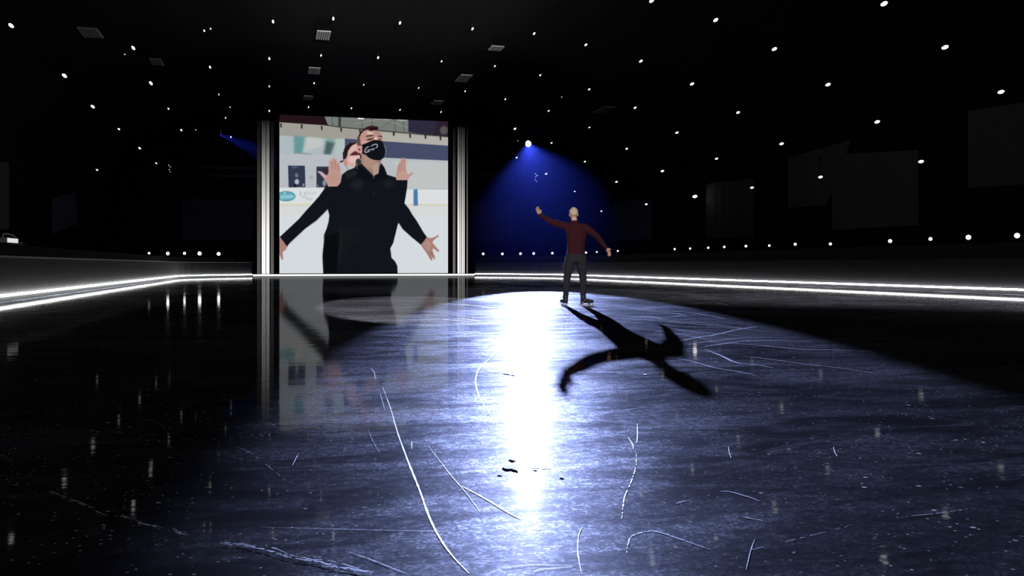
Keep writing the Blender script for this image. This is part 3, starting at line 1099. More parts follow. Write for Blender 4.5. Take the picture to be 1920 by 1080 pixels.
line_of([(1877, 172.4, 13), (1644.8, 228.5, 11), (1465.4, 269.6, 9), (1343.5, 297.5, 6.6), (1242, 320.8, 7), (1156, 341, 5.4), (1077.5, 359, 3.6)],
        'white lamp in the fourth slanting line right of the floodlight, %s from the top', 'lamps in the fourth slanting line')
line_of([(1727, 303, 11), (1538.4, 332, 9), (1410, 351.8, 7.6), (1303, 368.4, 9), (1211.7, 383, 5.6), (1127.6, 396, 4.2)],
        'white lamp in the lowest slanting line on the right side, %s from the right', 'lamps in the lowest slanting line')
line_of([(21, 48, 12), (121, 142, 11), (174, 200, 9), (223, 242, 5.4), (262, 278, 6), (293, 306, 4.4)],
        'white lamp in the long line slanting down the left side, %s from the top', 'lamps in the long left line')
line_of([(250, 90, 9.5), (283, 156, 9), (316, 204, 4.6), (340, 244, 5)],
        'white lamp in the steep short line on the left, %s from the top', 'lamps in the steep left line')
line_of([(65, 252, 9.5), (133, 288.5, 5), (182, 318.6, 5)],
        'white lamp in the lowest line at the far left, %s from the top', 'lamps in the lowest left line')
line_of([(394, 126, 6), (410, 177, 4), (423, 221, 3.4)],
        'small white lamp in the near upright line left of the screen, %s from the top', 'lamps in the upright left line')
line_of([(383, 57.6, 5), (395, 54, 4)], 'small white lamp of a close pair at the upper left, %s from the left', 'close pair of lamps at the upper left')
line_of([(316.5, 310, 2.4), (319.5, 313, 2.2), (317.5, 318, 2.2), (319, 322, 1.8)], 'tiny faint lamp in a cluster above the left footlights, %s from the top',
        'cluster of tiny lamps on the left', True)
line_of([(1004, 326, 2.6), (1007, 329, 2.8), (1004, 332, 2.2), (1003.7, 337, 2.2), (1006, 340, 2.0)], 'tiny faint lamp in a cluster below the floodlight, %s from the top',
        'cluster of tiny lamps below the floodlight', True)
ceiling_lamp(1222, 1, 12, 'bright white lamp cut by the upper edge of the view', 'single ceiling lamps')
ceiling_lamp(968.7, 295.5, 4.6, 'small white lamp just below and left of the blue beamed floodlight', 'single ceiling lamps')
ceiling_lamp(433, 257, 4, 'small white lamp inside the short blue beam on the left', 'single ceiling lamps')
ceiling_lamp(367, 243.5, 2.8, 'tiny faint lamp just left of the short blue beam', 'single ceiling lamps', True)
ceiling_lamp(234, 102, 3.4, 'tiny faint lamp just below the top of the steep left line', 'single ceiling lamps', True)
ceiling_lamp(431.5, 201, 3.2, 'tiny faint bluish lamp above the short blue beam', 'single ceiling lamps', True)
ceiling_lamp(1053, 182, 2.6, 'tiny faint lamp between the first two slanting lines', 'single ceiling lamps', True)
ceiling_lamp(971, 264, 2.2, 'tiny faint lamp just left of the blue beamed floodlight', 'single ceiling lamps', True)


# footlights on top of the barriers
def footlight_meshes():
    bm = bmesh.new()
    lathe(bm, [(0.45, -0.9), (0.72, -0.75), (0.8, -0.1), (1.22, 0.0), (1.22, 0.05), (1.02, 0.05), (1.0, -0.02)], 16)
    bmesh.ops.recalc_face_normals(bm, faces=bm.faces)
    h = bpy.data.meshes.new('lamp_housing')
    bm.to_mesh(h)
    bm.free()
    h.materials.append(M_house)
    bm = bmesh.new()
    lathe(bm, [(1.0, 0.0), (0.85, 0.08), (0.4, 0.13)], 16)
    bmesh.ops.recalc_face_normals(bm, faces=bm.faces)
    l = bpy.data.meshes.new('lens')
    bm.to_mesh(l)
    bm.free()
    l.materials.append(M_lens_rim)
    bm = bmesh.new()
    box(bm, (-1.6, -1.0, -2.2), (1.6, 1.0, -1.95))
    box(bm, (-1.45, -0.2, -2.0), (-1.25, 0.2, 0.2))
    box(bm, (1.25, -0.2, -2.0), (1.45, 0.2, 0.2))
    f = bpy.data.meshes.new('floor_bracket')
    bm.to_mesh(f)
    bm.free()
    f.materials.append(M_house)
    lh = l.copy()
    lh.materials.clear()
    lh.materials.append(M_lens_rim_hi)
    return h, l, lh, f


FH, FL, FLH, FB = footlight_meshes()


def path_hit(px, path):
    """where the vertical plane of a picture column meets a barrier's line"""
    d = ray(px, 497)
    best = None
    for a, b in zip(path, path[1:]):
        ex, ey = b[0] - a[0], b[1] - a[1]
        det = d.x * ey - d.y * ex
        if abs(det) < 1e-9:
            continue
        t = (a[0] * ey - a[1] * ex) / det
        s = ((d.x * t - a[0]) * ex + (d.y * t - a[1]) * ey) / (ex * ex + ey * ey)
        if t > 0 and -0.01 <= s <= 1.01 and (best is None or t > best):
            best = t
    return None if best is None else best


FULLB = outline(1.07)
BACKR = outline(7.5)
_, rr_ = split(outline(7.4), PX0, PX1 + 0.6)
bm = bmesh.new()
sweep(bm, rr_, [(0, -0.02), (0, 1.32), (0.2, 1.32), (0.2, -0.02)])
tag(obj('footlight_rail', bm, M_barrier), 'black rail carrying footlights, set back behind the right barrier', 'rail')


def footlight(px, py, size, label, group):
    t = path_hit(px, FULLB if px < 480 else BACKR)
    d = ray(px, py)
    p = CAM + d * t
    root = empty('footlight', p)
    r = 0.74 * size * depth(p) / FPX / 2
    top = 1.29 if px < 480 else 1.32
    n = Vector((CAM.x, CAM.y, 0.4)) - p
    rz = math.atan2(n.y, n.x) + PI / 2
    for nm, me in (('lamp_housing', FH), ('lens', FLH if 300 < px < 480 else FL), ('floor_bracket', FB)):
        if nm + me.name in proto:
            o = proto[nm + me.name].copy()
        else:
            o = proto[nm + me.name] = bpy.data.objects.new(nm, me)
        COL.objects.link(o)
        o.parent = root
        if nm == 'floor_bracket':
            o.rotation_euler = (0, 0, rz)
            o.scale = (r, r, max(r * 0.4, (p.z - top) / 2.2))
        else:
            o.rotation_euler = frame(n, Vector((-n.y, n.x, 0)))
            o.scale = (r, r, r)
    tag(root, label, 'footlight', group)


def foot_row(pts, fmt, group):
    for i, (x, y, s) in enumerate(pts):
        footlight(x, y, s, fmt % ORD[i], group)


foot_row([(279.5, 474.7, 6), (314.7, 475.3, 7), (346, 475, 5.6), (374.3, 475.3, 8.4), (410, 476, 7.4)],
         'footlight on the barrier left of the screen, %s of five from the left', 'footlights left of the screen')
foot_row([(906, 476, 6.4), (942, 476, 6.4), (976, 475.6, 6.4), (1000.7, 475.3, 6.4), (1035.7, 474.7, 6)],
         'footlight on the barrier between screen and skater, %s of five from the left', 'footlights between screen and skater')
foot_row([(1098.8, 473.6, 5.4), (1119, 472.4, 4.4), (1140, 471.6, 5), (1158.4, 470.6, 4.8)],
         "footlight on the barrier behind the skater's lowered arm, %s of four from the left", "footlights beside the skater")
foot_row([(1265, 467, 5.2), (1294, 466, 5.2), (1328, 464.5, 5.6), (1358, 463, 6), (1398.6, 461.5, 6.4), (1442.5, 460.5, 6)],
         'footlight on the long right barrier, %s of the six close together, from the left', 'close footlights on the right barrier')
foot_row([(1491, 458, 7.4), (1557, 457.4, 7.4), (1669, 452, 9.5), (1744.6, 448, 9), (1815.8, 445, 12.5), (1907, 441.7, 13.5)],
         'large footlight on the long right barrier, %s of the six widely spaced, from the left', 'wide spaced footlights on the right barrier')


# ------------------------------------------------------------------ the two floodlights with blue beams
FLOOD = on_Y(990.5, 269.5, 69.0)
SPOT_AIM = Vector((4.745, 14.66, 0))


def floodlight(p, aim, r, label, top):
    root = empty('floodlight', p)
    n = aim - p
    rot = frame(n, Vector((1, 0, 0)))
    bm = bmesh.new()
    lathe(bm, [(0.5, -1.9), (0.9, -1.7), (0.95, -0.4), (1.25, 0.0), (1.3, 0.12), (1.08, 0.12), (1.05, 0.0)], 24)
    h = obj('lamp_housing', bm, M_house, root, True)
    bm = bmesh.new()
    lathe(bm, [(1.03, 0.02), (0.9, 0.1), (0.5, 0.16)], 24)
    l = obj('lens', bm, M_lens_flood, root, True)
    for o in (h, l):
        o.rotation_euler = rot
        o.scale = (r, r, r)
    bm = bmesh.new()
    for s in (-1, 1):
        box(bm, (s * 1.42 * r - 0.03, -0.05, -0.1), (s * 1.42 * r + 0.03, 0.05, 1.9 * r))
    box(bm, (-1.45 * r, -0.05, 1.8 * r), (1.45 * r, 0.05, 1.9 * r))
    cyl(bm, (0, 0, 1.85 * r), (0, 0, top), 0.045, seg=8)
    obj('yoke', bm, M_house, root)
    tag(root, label, 'floodlight')
    return root


floodlight(FLOOD, SPOT_AIM, 0.21, 'dazzling floodlight throwing a blue beam down past the skater', ceil_z(FLOOD.x) - FLOOD.z)
FL2 = on_Y(408.5, 250, 72.0)
AIM2 = on_Y(760, 400, 76.0)
floodlight(FL2, AIM2, 0.15, 'white floodlight on the left with a short blue beam', ceil_z(FL2.x) - FL2.z)


def spot(name, loc, aim, power, half_deg, blend, col, radius):
    l = bpy.data.lights.new(name, 'SPOT')
    l.energy = power
    l.color = col
    l.spot_size = 2 * math.radians(half_deg)
    l.spot_blend = blend
    l.shadow_soft_size = radius
    o = bpy.data.objects.new(name, l)
    COL.objects.link(o)
    o.location = loc
    o.rotation_euler = (Vector(aim) - Vector(loc)).to_track_quat('-Z', 'Y').to_euler()
    return o


d = (SPOT_AIM - FLOOD).normalized()
spot('floodlight_beam', FLOOD + d * 0.12, SPOT_AIM, 1020000, 2.40, 0.10, (0.52, 0.61, 1.0), 0.16)
d = (AIM2 - FL2).normalized()
spot('left_floodlight_beam', FL2 + d * 0.1, AIM2, 3000000, 13.0, 0.6, (0.35, 0.42, 1.0), 0.1)
# white pool on the ice in front of the screen, thrown by a spot in the stand behind the camera
pc = on_floor(800, 579)
PS = Vector((1.0, -11.0, 10.0))
spot('pool_beam', PS, pc, 260000, 3.8, 0.05, (1.0, 0.96, 0.9), 0.1)
# follow spot from the stand behind the camera, on the skater
spot('follow_spot_beam', (-2.0, -11.0, 9.0), on_floor(1078, 573) + Vector((0, 0, 1.05)), 26000, 2.6, 0.6, (1.0, 0.93, 0.86), 0.15)

# added fill light, unseen behind the camera, brightens the ceiling panels
spot('roof_fill_light', (4.0, -11.5, 2.0), (8.0, 68.0, 25.0), 150000, 9.5, 0.7, (1.0, 0.98, 0.95), 0.2)

# unseen soft fill light added at the right to brighten the far ice
spot('side_fill', (30.0, -5.0, 12.0), (13.5, 17.5, 0.0), 140000, 11.0, 1.0, (1.0, 0.99, 0.95), 0.3)
# faint fill added behind the camera, lifts the near ice and snow marks
spot('front_fill', (-3.0, -11.5, 9.0), (3.0, 12.0, 0.0), 1800, 42.0, 0.9, (0.95, 0.97, 1.0), 0.3)

# unseen black cloth added behind the screen's right end, blocks the left floodlight's beam
bm = bmesh.new()
for i in range(40):
    y0, y1 = i * 0.25, i * 0.25 + 0.25
    x0, x1 = 0.06 * math.sin(i * 1.3), 0.06 * math.sin((i + 1) * 1.3)
    a = [bm.verts.new(c) for c in ((x0, y0, 0), (x1, y1, 0), (x1, y1, 13.2), (x0, y0, 13.2))]
    b = [bm.verts.new(c) for c in ((x0 + .05, y0, 0), (x1 + .05, y1, 0), (x1 + .05, y1, 13.2), (x0 + .05, y0, 13.2))]
    bm.faces.new(a)
    bm.faces.new(b)
    for q in range(4):
        bm.faces.new((a[q], a[(q + 1) % 4], b[(q + 1) % 4], b[q]))
mc = obj('beam_blocker', bm, M_black)
mc.location = (13.2, 69.7, -0.02)
tag(mc, 'unseen black cloth added behind the big screen to block the left beam', 'light blocker')

# ------------------------------------------------------------------ haze
bm = bmesh.new()
box(bm, (-9.0, 22.0, 0.03), (37.0, 92.0, 13.2))
hz = obj('haze', bm)
vm = bpy.data.materials.new('stage_haze')
vm.use_nodes = True
nt = vm.node_tree
nt.nodes.clear()
vs = nt.nodes.new('ShaderNodeVolumeScatter')
vs.inputs['Color'].default_value = (0.08, 0.13, 1.0, 1)
vs.inputs['Density'].default_value = 0.00008
vs.inputs['Anisotropy'].default_value = 0.7
o_ = nt.nodes.new('ShaderNodeOutputMaterial')
nt.links.new(vs.outputs[0], o_.inputs['Volume'])
vm.cycles.homogeneous_volume = True
hz.data.materials.append(vm)
tag(hz, 'thin blue stage haze hanging in the dark hall', 'haze', kind='stuff')


# ------------------------------------------------------------------ hanging panels, drapes, trusses, case
def ceiling_panel(px, py, wpx, hpx, label, skew=0.0):
    p = on_arch(px, py) + Vector((0, 0, 0.1))
    k = depth(p) / FPX
    w = wpx * k
    # the underside is seen at a slant; its length along the hall follows from the height seen
    ln = min(5.0, hpx * k * (depth(p) / (p.z - CAMH)))
    root = empty('ceiling_panel', p)
    bm = bmesh.new()
    box(bm, (-w / 2, -ln / 2, 0), (w / 2, ln / 2, 0.07))
    obj('panel_body', bm, M_vent, root)
    bm = bmesh.new()
    for i in range(5):
        x = -w / 2 + w * (i + 1) / 6
        box(bm, (x - w * 0.03, -ln * 0.46, -0.02), (x + w * 0.03, ln * 0.46, 0.005))
    obj('slot', bm, M_slot, root)
    bm = bmesh.new()
    for sx in (-1, 1):
        cyl(bm, (sx * w * .4, 0, 0.06), (sx * w * .4, 0, max(0.4, ceil_z(p.x) - p.z)), 0.02, seg=6)
    obj('hanger', bm, M_house, root)
    tag(root, label, 'ceiling panel', 'grey ceiling panels')


ceiling_panel(606, 70, 25, 16, 'grey slotted ceiling panel highest above the screen on its left half')
ceiling_panel(589, 136, 21, 12, 'grey slotted ceiling panel midway up above the left half of the screen')
ceiling_panel(577.5, 186, 17, 7, 'small grey slotted ceiling panel lowest above the left half of the screen')
ceiling_panel(930, 94, 24, 8, 'faint grey ceiling panel highest to the upper right of the screen')
ceiling_panel(869, 150, 22, 13, "slanted pale grey ceiling panel above the screen's right corner")
ceiling_panel(820, 195, 19, 7, "pale grey ceiling panel close above the screen's right end")
ceiling_panel(1133, 209, 22, 12, 'dim grey ceiling panel above the skater among the slanting lamps')
ceiling_panel(170, 66, 34, 18, 'dim grey ceiling panel at the upper left between two bright lamps')
ceiling_panel(294, 120, 20, 12, 'faint small ceiling panel beside the steep left line of lamps')


def drape(pts, label, along, wave=0.06, nx=24, nz=8):
    """hanging cloth panel between four corners (top left, top right, bottom right, bottom left)"""
    tl, tr, brr, bl_ = [Vector(p) for p in pts]
    o0 = (bl_ + brr) / 2
    bm = bmesh.new()
    t = (brr - bl_).normalized()
    nrm = Vector((-t.y, t.x, 0))
    if nrm.dot(CAM - o0) < 0:
        nrm = -nrm
    for side in (0, 1):
        rows = []
        for j in range(nz + 1):
            v = j / nz
            a, b = bl_.lerp(tl, v), brr.lerp(tr, v)
            rows.append([bm.verts.new(a.lerp(b, i / nx) - o0 + nrm * (wave * math.sin(i * 1.7) * (1 - .5 * v) + (0.0 if side else -0.05)))
                         for i in range(nx + 1)])
        for j in range(nz):
            for i in range(nx):
                bm.faces.new((rows[j][i], rows[j][i + 1], rows[j + 1][i + 1], rows[j + 1][i]))
    o = obj('hanging_drape', bm, M_drape, None, True)
    o.location = o0
    tag(o, label, 'drape', 'dark hanging drapes')


XW = 37.7
drape([on_X(1560, 290, XW), on_X(1722, 281, XW), on_X(1722, 422, XW), on_X(1560, 431, XW)], 'largest dark grey drape hanging on the right side wall', 'y')
drape([on_X(1478, 296, XW + .2), on_X(1596, 262, XW + .2), on_X(1548, 384, XW + .2), on_X(1478, 390, XW + .2)], 'dark grey drape just left of the largest drape on the right wall', 'y')
drape([on_X(1323, 345, XW), on_X(1415, 334, XW), on_X(1413, 443, XW), on_X(1323, 448, XW)], 'dark grey drape on the right wall above the close footlights', 'y')
drape([on_X(1815, 208, XW), on_X(1930, 190, XW), on_X(1930, 345, XW), on_X(1815, 352, XW)], 'dark grey drape cut by the right edge of the view', 'y')
drape([on_X(1150, 378, XW), on_X(1222, 372, XW), on_X(1222, 448, XW), on_X(1150, 451, XW)], 'dark grey drape at the far end of the right wall, right of the skater', 'y')
drape([on_Y(884, 378, 97.9), on_Y(962, 378, 97.9), on_Y(962, 452, 97.9), on_Y(884, 452, 97.9)], 'dim drape on the back wall just right of the screen', 'x')
drape([on_Y(342, 372, 97.9), on_Y(474, 374, 97.9), on_Y(474, 450, 97.9), on_Y(342, 450, 97.9)], 'dim wide drape on the back wall left of the screen', 'x')
drape([on_X(97, 372, -14.9), on_X(144, 360, -14.9), on_X(144, 420, -14.9), on_X(97, 440, -14.9)], 'small dark grey drape on the left side wall', 'y')
drape([on_X(-40, 300, -14.9), on_X(17, 305, -14.9), on_X(17, 430, -14.9), on_X(-40, 432, -14.9)], 'dark grey drape cut by the left edge of the view', 'y')


def truss(x0, x1, y, z, label):
    root = empty('lighting_truss', ((x0 + x1) / 2, y, z))
    L = (x1 - x0) / 2
    for dy, dz in ((0, 0.35), (0, -0.35), (0.5, 0.35)):
        bm = bmesh.new()
        cyl(bm, (-L, dy, dz), (L, dy, dz), 0.06, seg=8)
        obj('chord', bm, M_truss, root)
    bm = bmesh.new()
    n = int(2 * L / 0.8)
    for i in range(n):
        a, b = -L + 2 * L * i / n, -L + 2 * L * (i + 1) / n
        cyl(bm, (a, 0, -.35 if i % 2 else .35), (b, 0, .35 if i % 2 else -.35), 0.025, seg=6)
        cyl(bm, (a, 0, .35), (b, 0.5, .35), 0.02, seg=6)
        cyl(bm, (a, 0, -.35), (a, 0.5, .35), 0.02, seg=6)
    obj('lattice', bm, M_truss, root)
    bm = bmesh.new()
    for s in (-.8, .8):
        cyl(bm, (s * L, 0.2, 0.3), (s * L, 0.2, ceil_z(root.location.x + s * L) - z), 0.02, seg=6)
    obj('hanging_cable', bm, M_house, root)
    tag(root, label, 'truss')


ty = 76.0
a, b = on_Y(372, 321, ty), on_Y(490, 321, ty)
truss(a.x, b.x, ty, a.z, 'faint horizontal lighting truss in the dark left of the screen')
a, b = on_Y(868, 331, ty), on_Y(1000, 331, ty)
truss(a.x, b.x, ty, a.z, 'faint horizontal lighting truss in the dark right of the screen')

# white case with a carrying bail on the left barrier
cp = on_X(17, 445, -6.56)
case = empty('monitor_case', (cp.x, cp.y, 1.29))
k = depth(cp) / FPX
hgt = 9.5 * k
bm = bmesh.new()
ln = 1.35
box(bm, (-0.06, -ln * .45, 0.04), (0.10, ln * .35, 0.04 + hgt), bevel=0.01)
obj('case_body', bm, mat('pale_case_plastic', (0.55, 0.56, 0.55, 1), 0.4, noise=0.1), case)
bm = bmesh.new()
for y0, y1, z0, z1 in ((-ln * .4, -ln * .1, hgt + .12, hgt + .15), (-ln * .1, ln * .35, hgt + .15, hgt + .10), (ln * .35, ln * .62, hgt + .10, hgt + .02)):
    cyl(bm, (0.0, y0, z0), (0.0, y1, z1), 0.022, seg=8)
cyl(bm, (0, -ln * .4, 0.1), (0, -ln * .4, hgt + .12), 0.02, seg=8)
cyl(bm, (0, ln * .62, 0.02), (0, ln * .62, hgt + .02), 0.02, seg=8)
obj('bail_handle', bm, M_vent, case)
bm = bmesh.new()
box(bm, (-0.05, ln * .5, 0.0), (0.08, ln * .72, hgt * .75), bevel=0.01)
obj('side_box', bm, M_cap, case)
bm = bmesh.new()
box(bm, (-0.08, -ln * .5, 0.0), (0.13, ln * .75, 0.04))
obj('foot_plate', bm, M_house, case)
bm = bmesh.new()
box(bm, (0.10, -ln * .40, 0.05), (0.112, ln * .29, 0.03 + hgt))
obj('lit_panel', bm, emis('case_panel_glow', (0.98, 0.97, 0.95, 1), 0.75), case)
tag(case, 'boxy case with a lit white face and bail handle on the left barrier', 'case')

# ------------------------------------------------------------------ the skater
FOOT = on_floor(1078, 573)
sk = empty('person', FOOT, -YAW)
M_skin = mat('skin', (0.56, 0.33, 0.26, 1), 0.55, noise=0.08, nscale=30, spec=0.3)
M_hair = mat('pale_cropped_hair', (0.52, 0.42, 0.31, 1), 0.75, noise=0.35, nscale=90, bump=0.4)
M_top = mat('maroon_knit', (0.034, 0.008, 0.012, 1), 0.9, noise=0.35, nscale=60, bump=0.3, spec=0.1)
M_trs = mat('charcoal_trousers', (0.021, 0.021, 0.027, 1), 0.9, noise=0.3, nscale=40, bump=0.2, spec=0.1)
M_boot = mat('black_skate_leather', (0.012, 0.012, 0.014, 1), 0.35, noise=0.2, nscale=30)
M_blade = mat('steel_blade', (0.6, 0.62, 0.65, 1), 0.2, 1.0, noise=0.05)
M_sole = mat('skate_sole', (0.05, 0.045, 0.04, 1), 0.5, noise=0.2)


def blob(bm, c, r, rot=None, sub=2):
    c = Vector(c)
    rr = Vector((r, r, r)) if isinstance(r, (int, float)) else Vector(r)
    M = Matrix.Translation(c)
    if rot is not None:
        M = M @ rot.to_matrix().to_4x4()
    M = M @ Matrix.Diagonal((rr.x, rr.y, rr.z, 1))
    bmesh.ops.create_icosphere(bm, subdivisions=sub, radius=1.0, matrix=M)


def limb(bm, pts, sub=1):
    """pts: (position, radius or (rx, ry, rz)); overlapping balls between the joints"""
    for (pa, ra), (pb, rb) in zip(pts, pts[1:]):
        pa, pb = Vector(pa), Vector(pb)
        va = Vector((ra,) * 3) if isinstance(ra, (int, float)) else Vector(ra)
        vb = Vector((rb,) * 3) if isinstance(rb, (int, float)) else Vector(rb)
        st = max(2, int((pb - pa).length / (0.22 * min(min(va), min(vb)))))
        for i in range(st + 1):
            t = i / st
            blob(bm, pa.lerp(pb, t), va.lerp(vb, t), sub=sub)


def fuse(name, bm, voxel, material, parent, smooth_it=4):
    me = bpy.data.meshes.new(name + '_raw')
    bm.to_mesh(me)
    bm.free()
    tmp = bpy.data.objects.new(name + '_raw', me)
    COL.objects.link(tmp)
    r = tmp.modifiers.new('r', 'REMESH')
    r.mode = 'VOXEL'
    r.voxel_size = voxel
    s = tmp.modifiers.new('s', 'SMOOTH')
    s.factor = 0.5
    s.iterations = smooth_it
    dg = bpy.context.evaluated_depsgraph_get()
    out = bpy.data.meshes.new_from_object(tmp.evaluated_get(dg), depsgraph=dg)
    bpy.data.objects.remove(tmp)
    out.name = name
    out.materials.clear()
    for p in out.polygons:
        p.use_smooth = True
    return link(name, out, material, parent)


# joints (x right, y away from the camera, z up)
HEAD = Vector((-0.022, 0.03, 1.742))
NECK0, NECK1 = Vector((-0.005, 0.0, 1.54)), Vector((-0.015, 0.015, 1.655))
LS, LE, LW = Vector((-0.155, 0.0, 1.500)), Vector((-0.425, 0.09, 1.590)), Vector((-0.655, 0.16, 1.735))
RS, RE, RW = Vector((0.200, 0.0, 1.485)), Vector((0.405, -0.05, 1.325)), Vector((0.595, 0.03, 1.095))
LH, LK, LA = Vector((-0.075, 0.0, 0.955)), Vector((-0.145, 0.03, 0.555)), Vector((-0.180, -0.03, 0.145))
RH, RK, RA = Vector((0.105, 0.0, 0.955)), Vector((0.155, 0.03, 0.560)), Vector((0.155, -0.02, 0.150))


def hand(bm, w, dirv, side, up, thumb_sign, curl):
    """palm, four fingers of different length and a thumb from the palm's side"""
    dirv = dirv.normalized()
    sd = (side - dirv * side.dot(dirv)).normalized()
    nr = dirv.cross(sd) * thumb_sign
    limb(bm, [(w - dirv * .03, (.025, .025, .028)), (w + dirv * .02, .027)], 2)
    for k in range(-2, 3):
        for j in range(4):
            blob(bm, w + dirv * (.022 + .02 * j) + sd * (k * .0135), .0165, sub=1)
    for k, ln in zip((-1.5, -0.5, .5, 1.5), (.070, .080, .076, .060)):
        b = w + dirv * .088 + sd * (k * .0195)
        fan = dirv + sd * k * .10
        m1 = b + fan * ln * .45 + nr * curl * .012
        m2 = m1 + fan * ln * .32 + nr * curl * .020
        m3 = m2 + fan * ln * .23 + nr * curl * .022
        limb(bm, [(b, .0108), (m1, .0102), (m2, .0093), (m3, .0080)], 1)
    t0 = w + dirv * .025 - sd * .030
    t1 = t0 + dirv * .026 - sd * .030 + nr * .006
    t2 = t1 + dirv * .030 - sd * .014 + nr * .008
    limb(bm, [(t0, .016), (t1, .0125), (t2, .0095)], 1)


bm = bmesh.new()
# head
blob(bm, HEAD + Vector((0, -.012, .022)), (.079, .098, .100), sub=3)
blob(bm, HEAD + Vector((0, .035, -.045)), (.062, .066, .078), sub=3)
blob(bm, HEAD + Vector((0, .062, -.098)), (.034, .030, .026), sub=2)
limb(bm, [(HEAD + Vector((0, .100, .012)), .010), (HEAD + Vector((0, .122, -.028)), .015)], 2)
for s in (-1, 1):
    blob(bm, HEAD + Vector((s * .080, -.005, -.020)), (.012, .022, .033), sub=2)
    blob(bm, HEAD + Vector((s * .034, .086, .012)), (.024, .014, .010), sub=2)      # brow ridge
    blob(bm, HEAD + Vector((s * .040, .070, -.030)), (.024, .024, .022), sub=2)     # cheek
blob(bm, HEAD + Vector((0, .092, -.062)), (.024, .010, .007), sub=2)
blob(bm, HEAD + Vector((0, .090, -.074)), (.021, .010, .008), sub=2)
# neck, trunk
limb(bm, [(NECK0, (.066, .062, .05)), (NECK1, (.056, .058, .05)), (HEAD + Vector((0, -.01, -.06)), (.056, .06, .05))], 2)
limb(bm, [((.018, 0, .955), (.155, .105, .10)), ((.02, 0, 1.12), (.135, .095, .10)), ((.025, 0, 1.30), (.160, .108, .11)),
          ((.02, 0, 1.43), (.168, .105, .10)), ((.01, 0, 1.50), (.12, .085, .06))], 2)
limb(bm, [(LS, .056), (LE, .042), (LE.lerp(LW, .35), .041), (LW, .027)], 2)
limb(bm, [(RS, .056), (RE, .042), (RE.lerp(RW, .35), .041), (RW, .027)], 2)
limb(bm, [(LH, .088), (LK, .058), (LK.lerp(LA, .35), .056), (LA, .040), (LA - Vector((0, 0, .06)), .042)], 2)
limb(bm, [(RH, .088), (RK, .058), (RK.lerp(RA, .35), .056), (RA, .040), (RA - Vector((0, 0, .06)), .042)], 2)
hand(bm, LW, Vector((-.45, .05, .85)), Vector((-.8, .5, -.4)), UP, 1, -.6)
hand(bm, RW, Vector((.55, .05, -.78)), Vector((-.5, .75, -.3)), UP, 1, -.9)
fuse('body', bm, 0.0075, M_skin, sk, 3)
# eyes and brows
for s in (-1, 1):
    bm = bmesh.new()
    blob(bm, HEAD + Vector((s * .033, .088, -.006)), (.012, .010, .009), sub=2)
    e = obj('eye', bm, mat('eye_white', (0.7, 0.7, 0.68, 1), 0.2, noise=0.02), sk, True)
    bm = bmesh.new()
    blob(bm, HEAD + Vector((s * .033, .0965, -.006)), (.005, .003, .005), sub=2)
    obj('iris', bm, mat('iris_blue', (0.05, 0.09, 0.14, 1), 0.2, noise=0.1), e, True)
# hair: a cropped cap, open over face, ears and nape
bm = bmesh.new()
bmesh.ops.create_icosphere(bm, subdivisions=5, radius=1.0)
kill = []
for v in bm.verts:
    d = v.co.copy()
    face = d.y > 0.30 and d.z < 0.52 + 0.3 * (1 - abs(d.x))
    nape = d.z < -0.50 - 0.10 * d.y
    ear = abs(d.x) > 0.72 and d.z < -0.08 and d.y > -0.45
    if face or nape or ear:
        kill.append(v)
    k = 1.0 + 0.02 * math.sin(17 * d.x + 3) * math.sin(19 * d.z) + random.uniform(-.006, .006)
    v.co = HEAD + Vector((d.x * .0855 * k, -.014 + d.y * .105 * k, .020 + d.z * .110 * k))
bmesh.ops.delete(bm, geom=kill, context='VERTS')
hr = obj('hair', bm, M_hair, sk, True)
so = hr.modifiers.new('thick', 'SOLIDIFY')
so.thickness = 0.012
so.offset = -1
# sweater
bm = bmesh.new()
limb(bm, [((.018, 0, .985), (.184, .130, .05)), ((.02, 0, 1.06), (.176, .126, .08)), ((.02, 0, 1.15), (.172, .124, .10)), ((.025, 0, 1.30), (.194, .132, .11)),
          ((.022, 0, 1.43), (.206, .128, .10)), ((.012, 0, 1.505), (.165, .106, .055)), ((.0, 0, 1.555), (.092, .084, .035)), ((-.008, 0.004, 1.600), (.073, .070, .03))], 2)
limb(bm, [(LS + Vector((.04, 0, -.02)), .078), (LS, .078), (LE, .062), (LE.lerp(LW, .4), .055), (LW, .038)], 2)
limb(bm, [(RS + Vector((-.04, 0, -.02)), .080), (RS, .080), (RE, .063), (RE.lerp(RW, .4), .055), (RW, .038)], 2)
for q in (LS, RS):     # sloping shoulders
    limb(bm, [(Vector((-.005, 0, 1.555)), (.06, .070, .045)), (q.lerp(NECK0, .45) + Vector((0, 0, .002)), (.06, .075, .058)), (q, .078)], 2)
# a few folds at the elbows and waist
for t in (.75, .9, 1.0):
    p = LS.lerp(LE, t)
    blob(bm, p + Vector((0, -.01, -.028)), (.018, .04, .03), sub=2)
    p = RS.lerp(RE, t)
    blob(bm, p + Vector((-.02, -.01, -.02)), (.02, .04, .03), sub=2)
fuse('sweater', bm, 0.009, M_top, sk, 4)
# trousers
bm = bmesh.new()
limb(bm, [((.018, 0, 1.00), (.176, .124, .05)), ((.018, 0, .93), (.196, .142, .08)), ((.016, 0, .86), (.200, .142, .07))], 2)
limb(bm, [(LH + Vector((0, -.01, -.04)), (.116, .126, .10)), (LH.lerp(LK, .55), .102), (LK, .074), (LK.lerp(LA, .4), .066), (LA, .049), (LA - Vector((0, 0, .03)), .050)], 2)
limb(bm, [(RH + Vector((0, -.01, -.04)), (.116, .126, .10)), (RH.lerp(RK, .55), .102), (RK, .075), (RK.lerp(RA, .4), .068), (RA, .052), (RA - Vector((0, 0, .03)), .052)], 2)
fuse('trousers', bm, 0.009, M_trs, sk, 4)


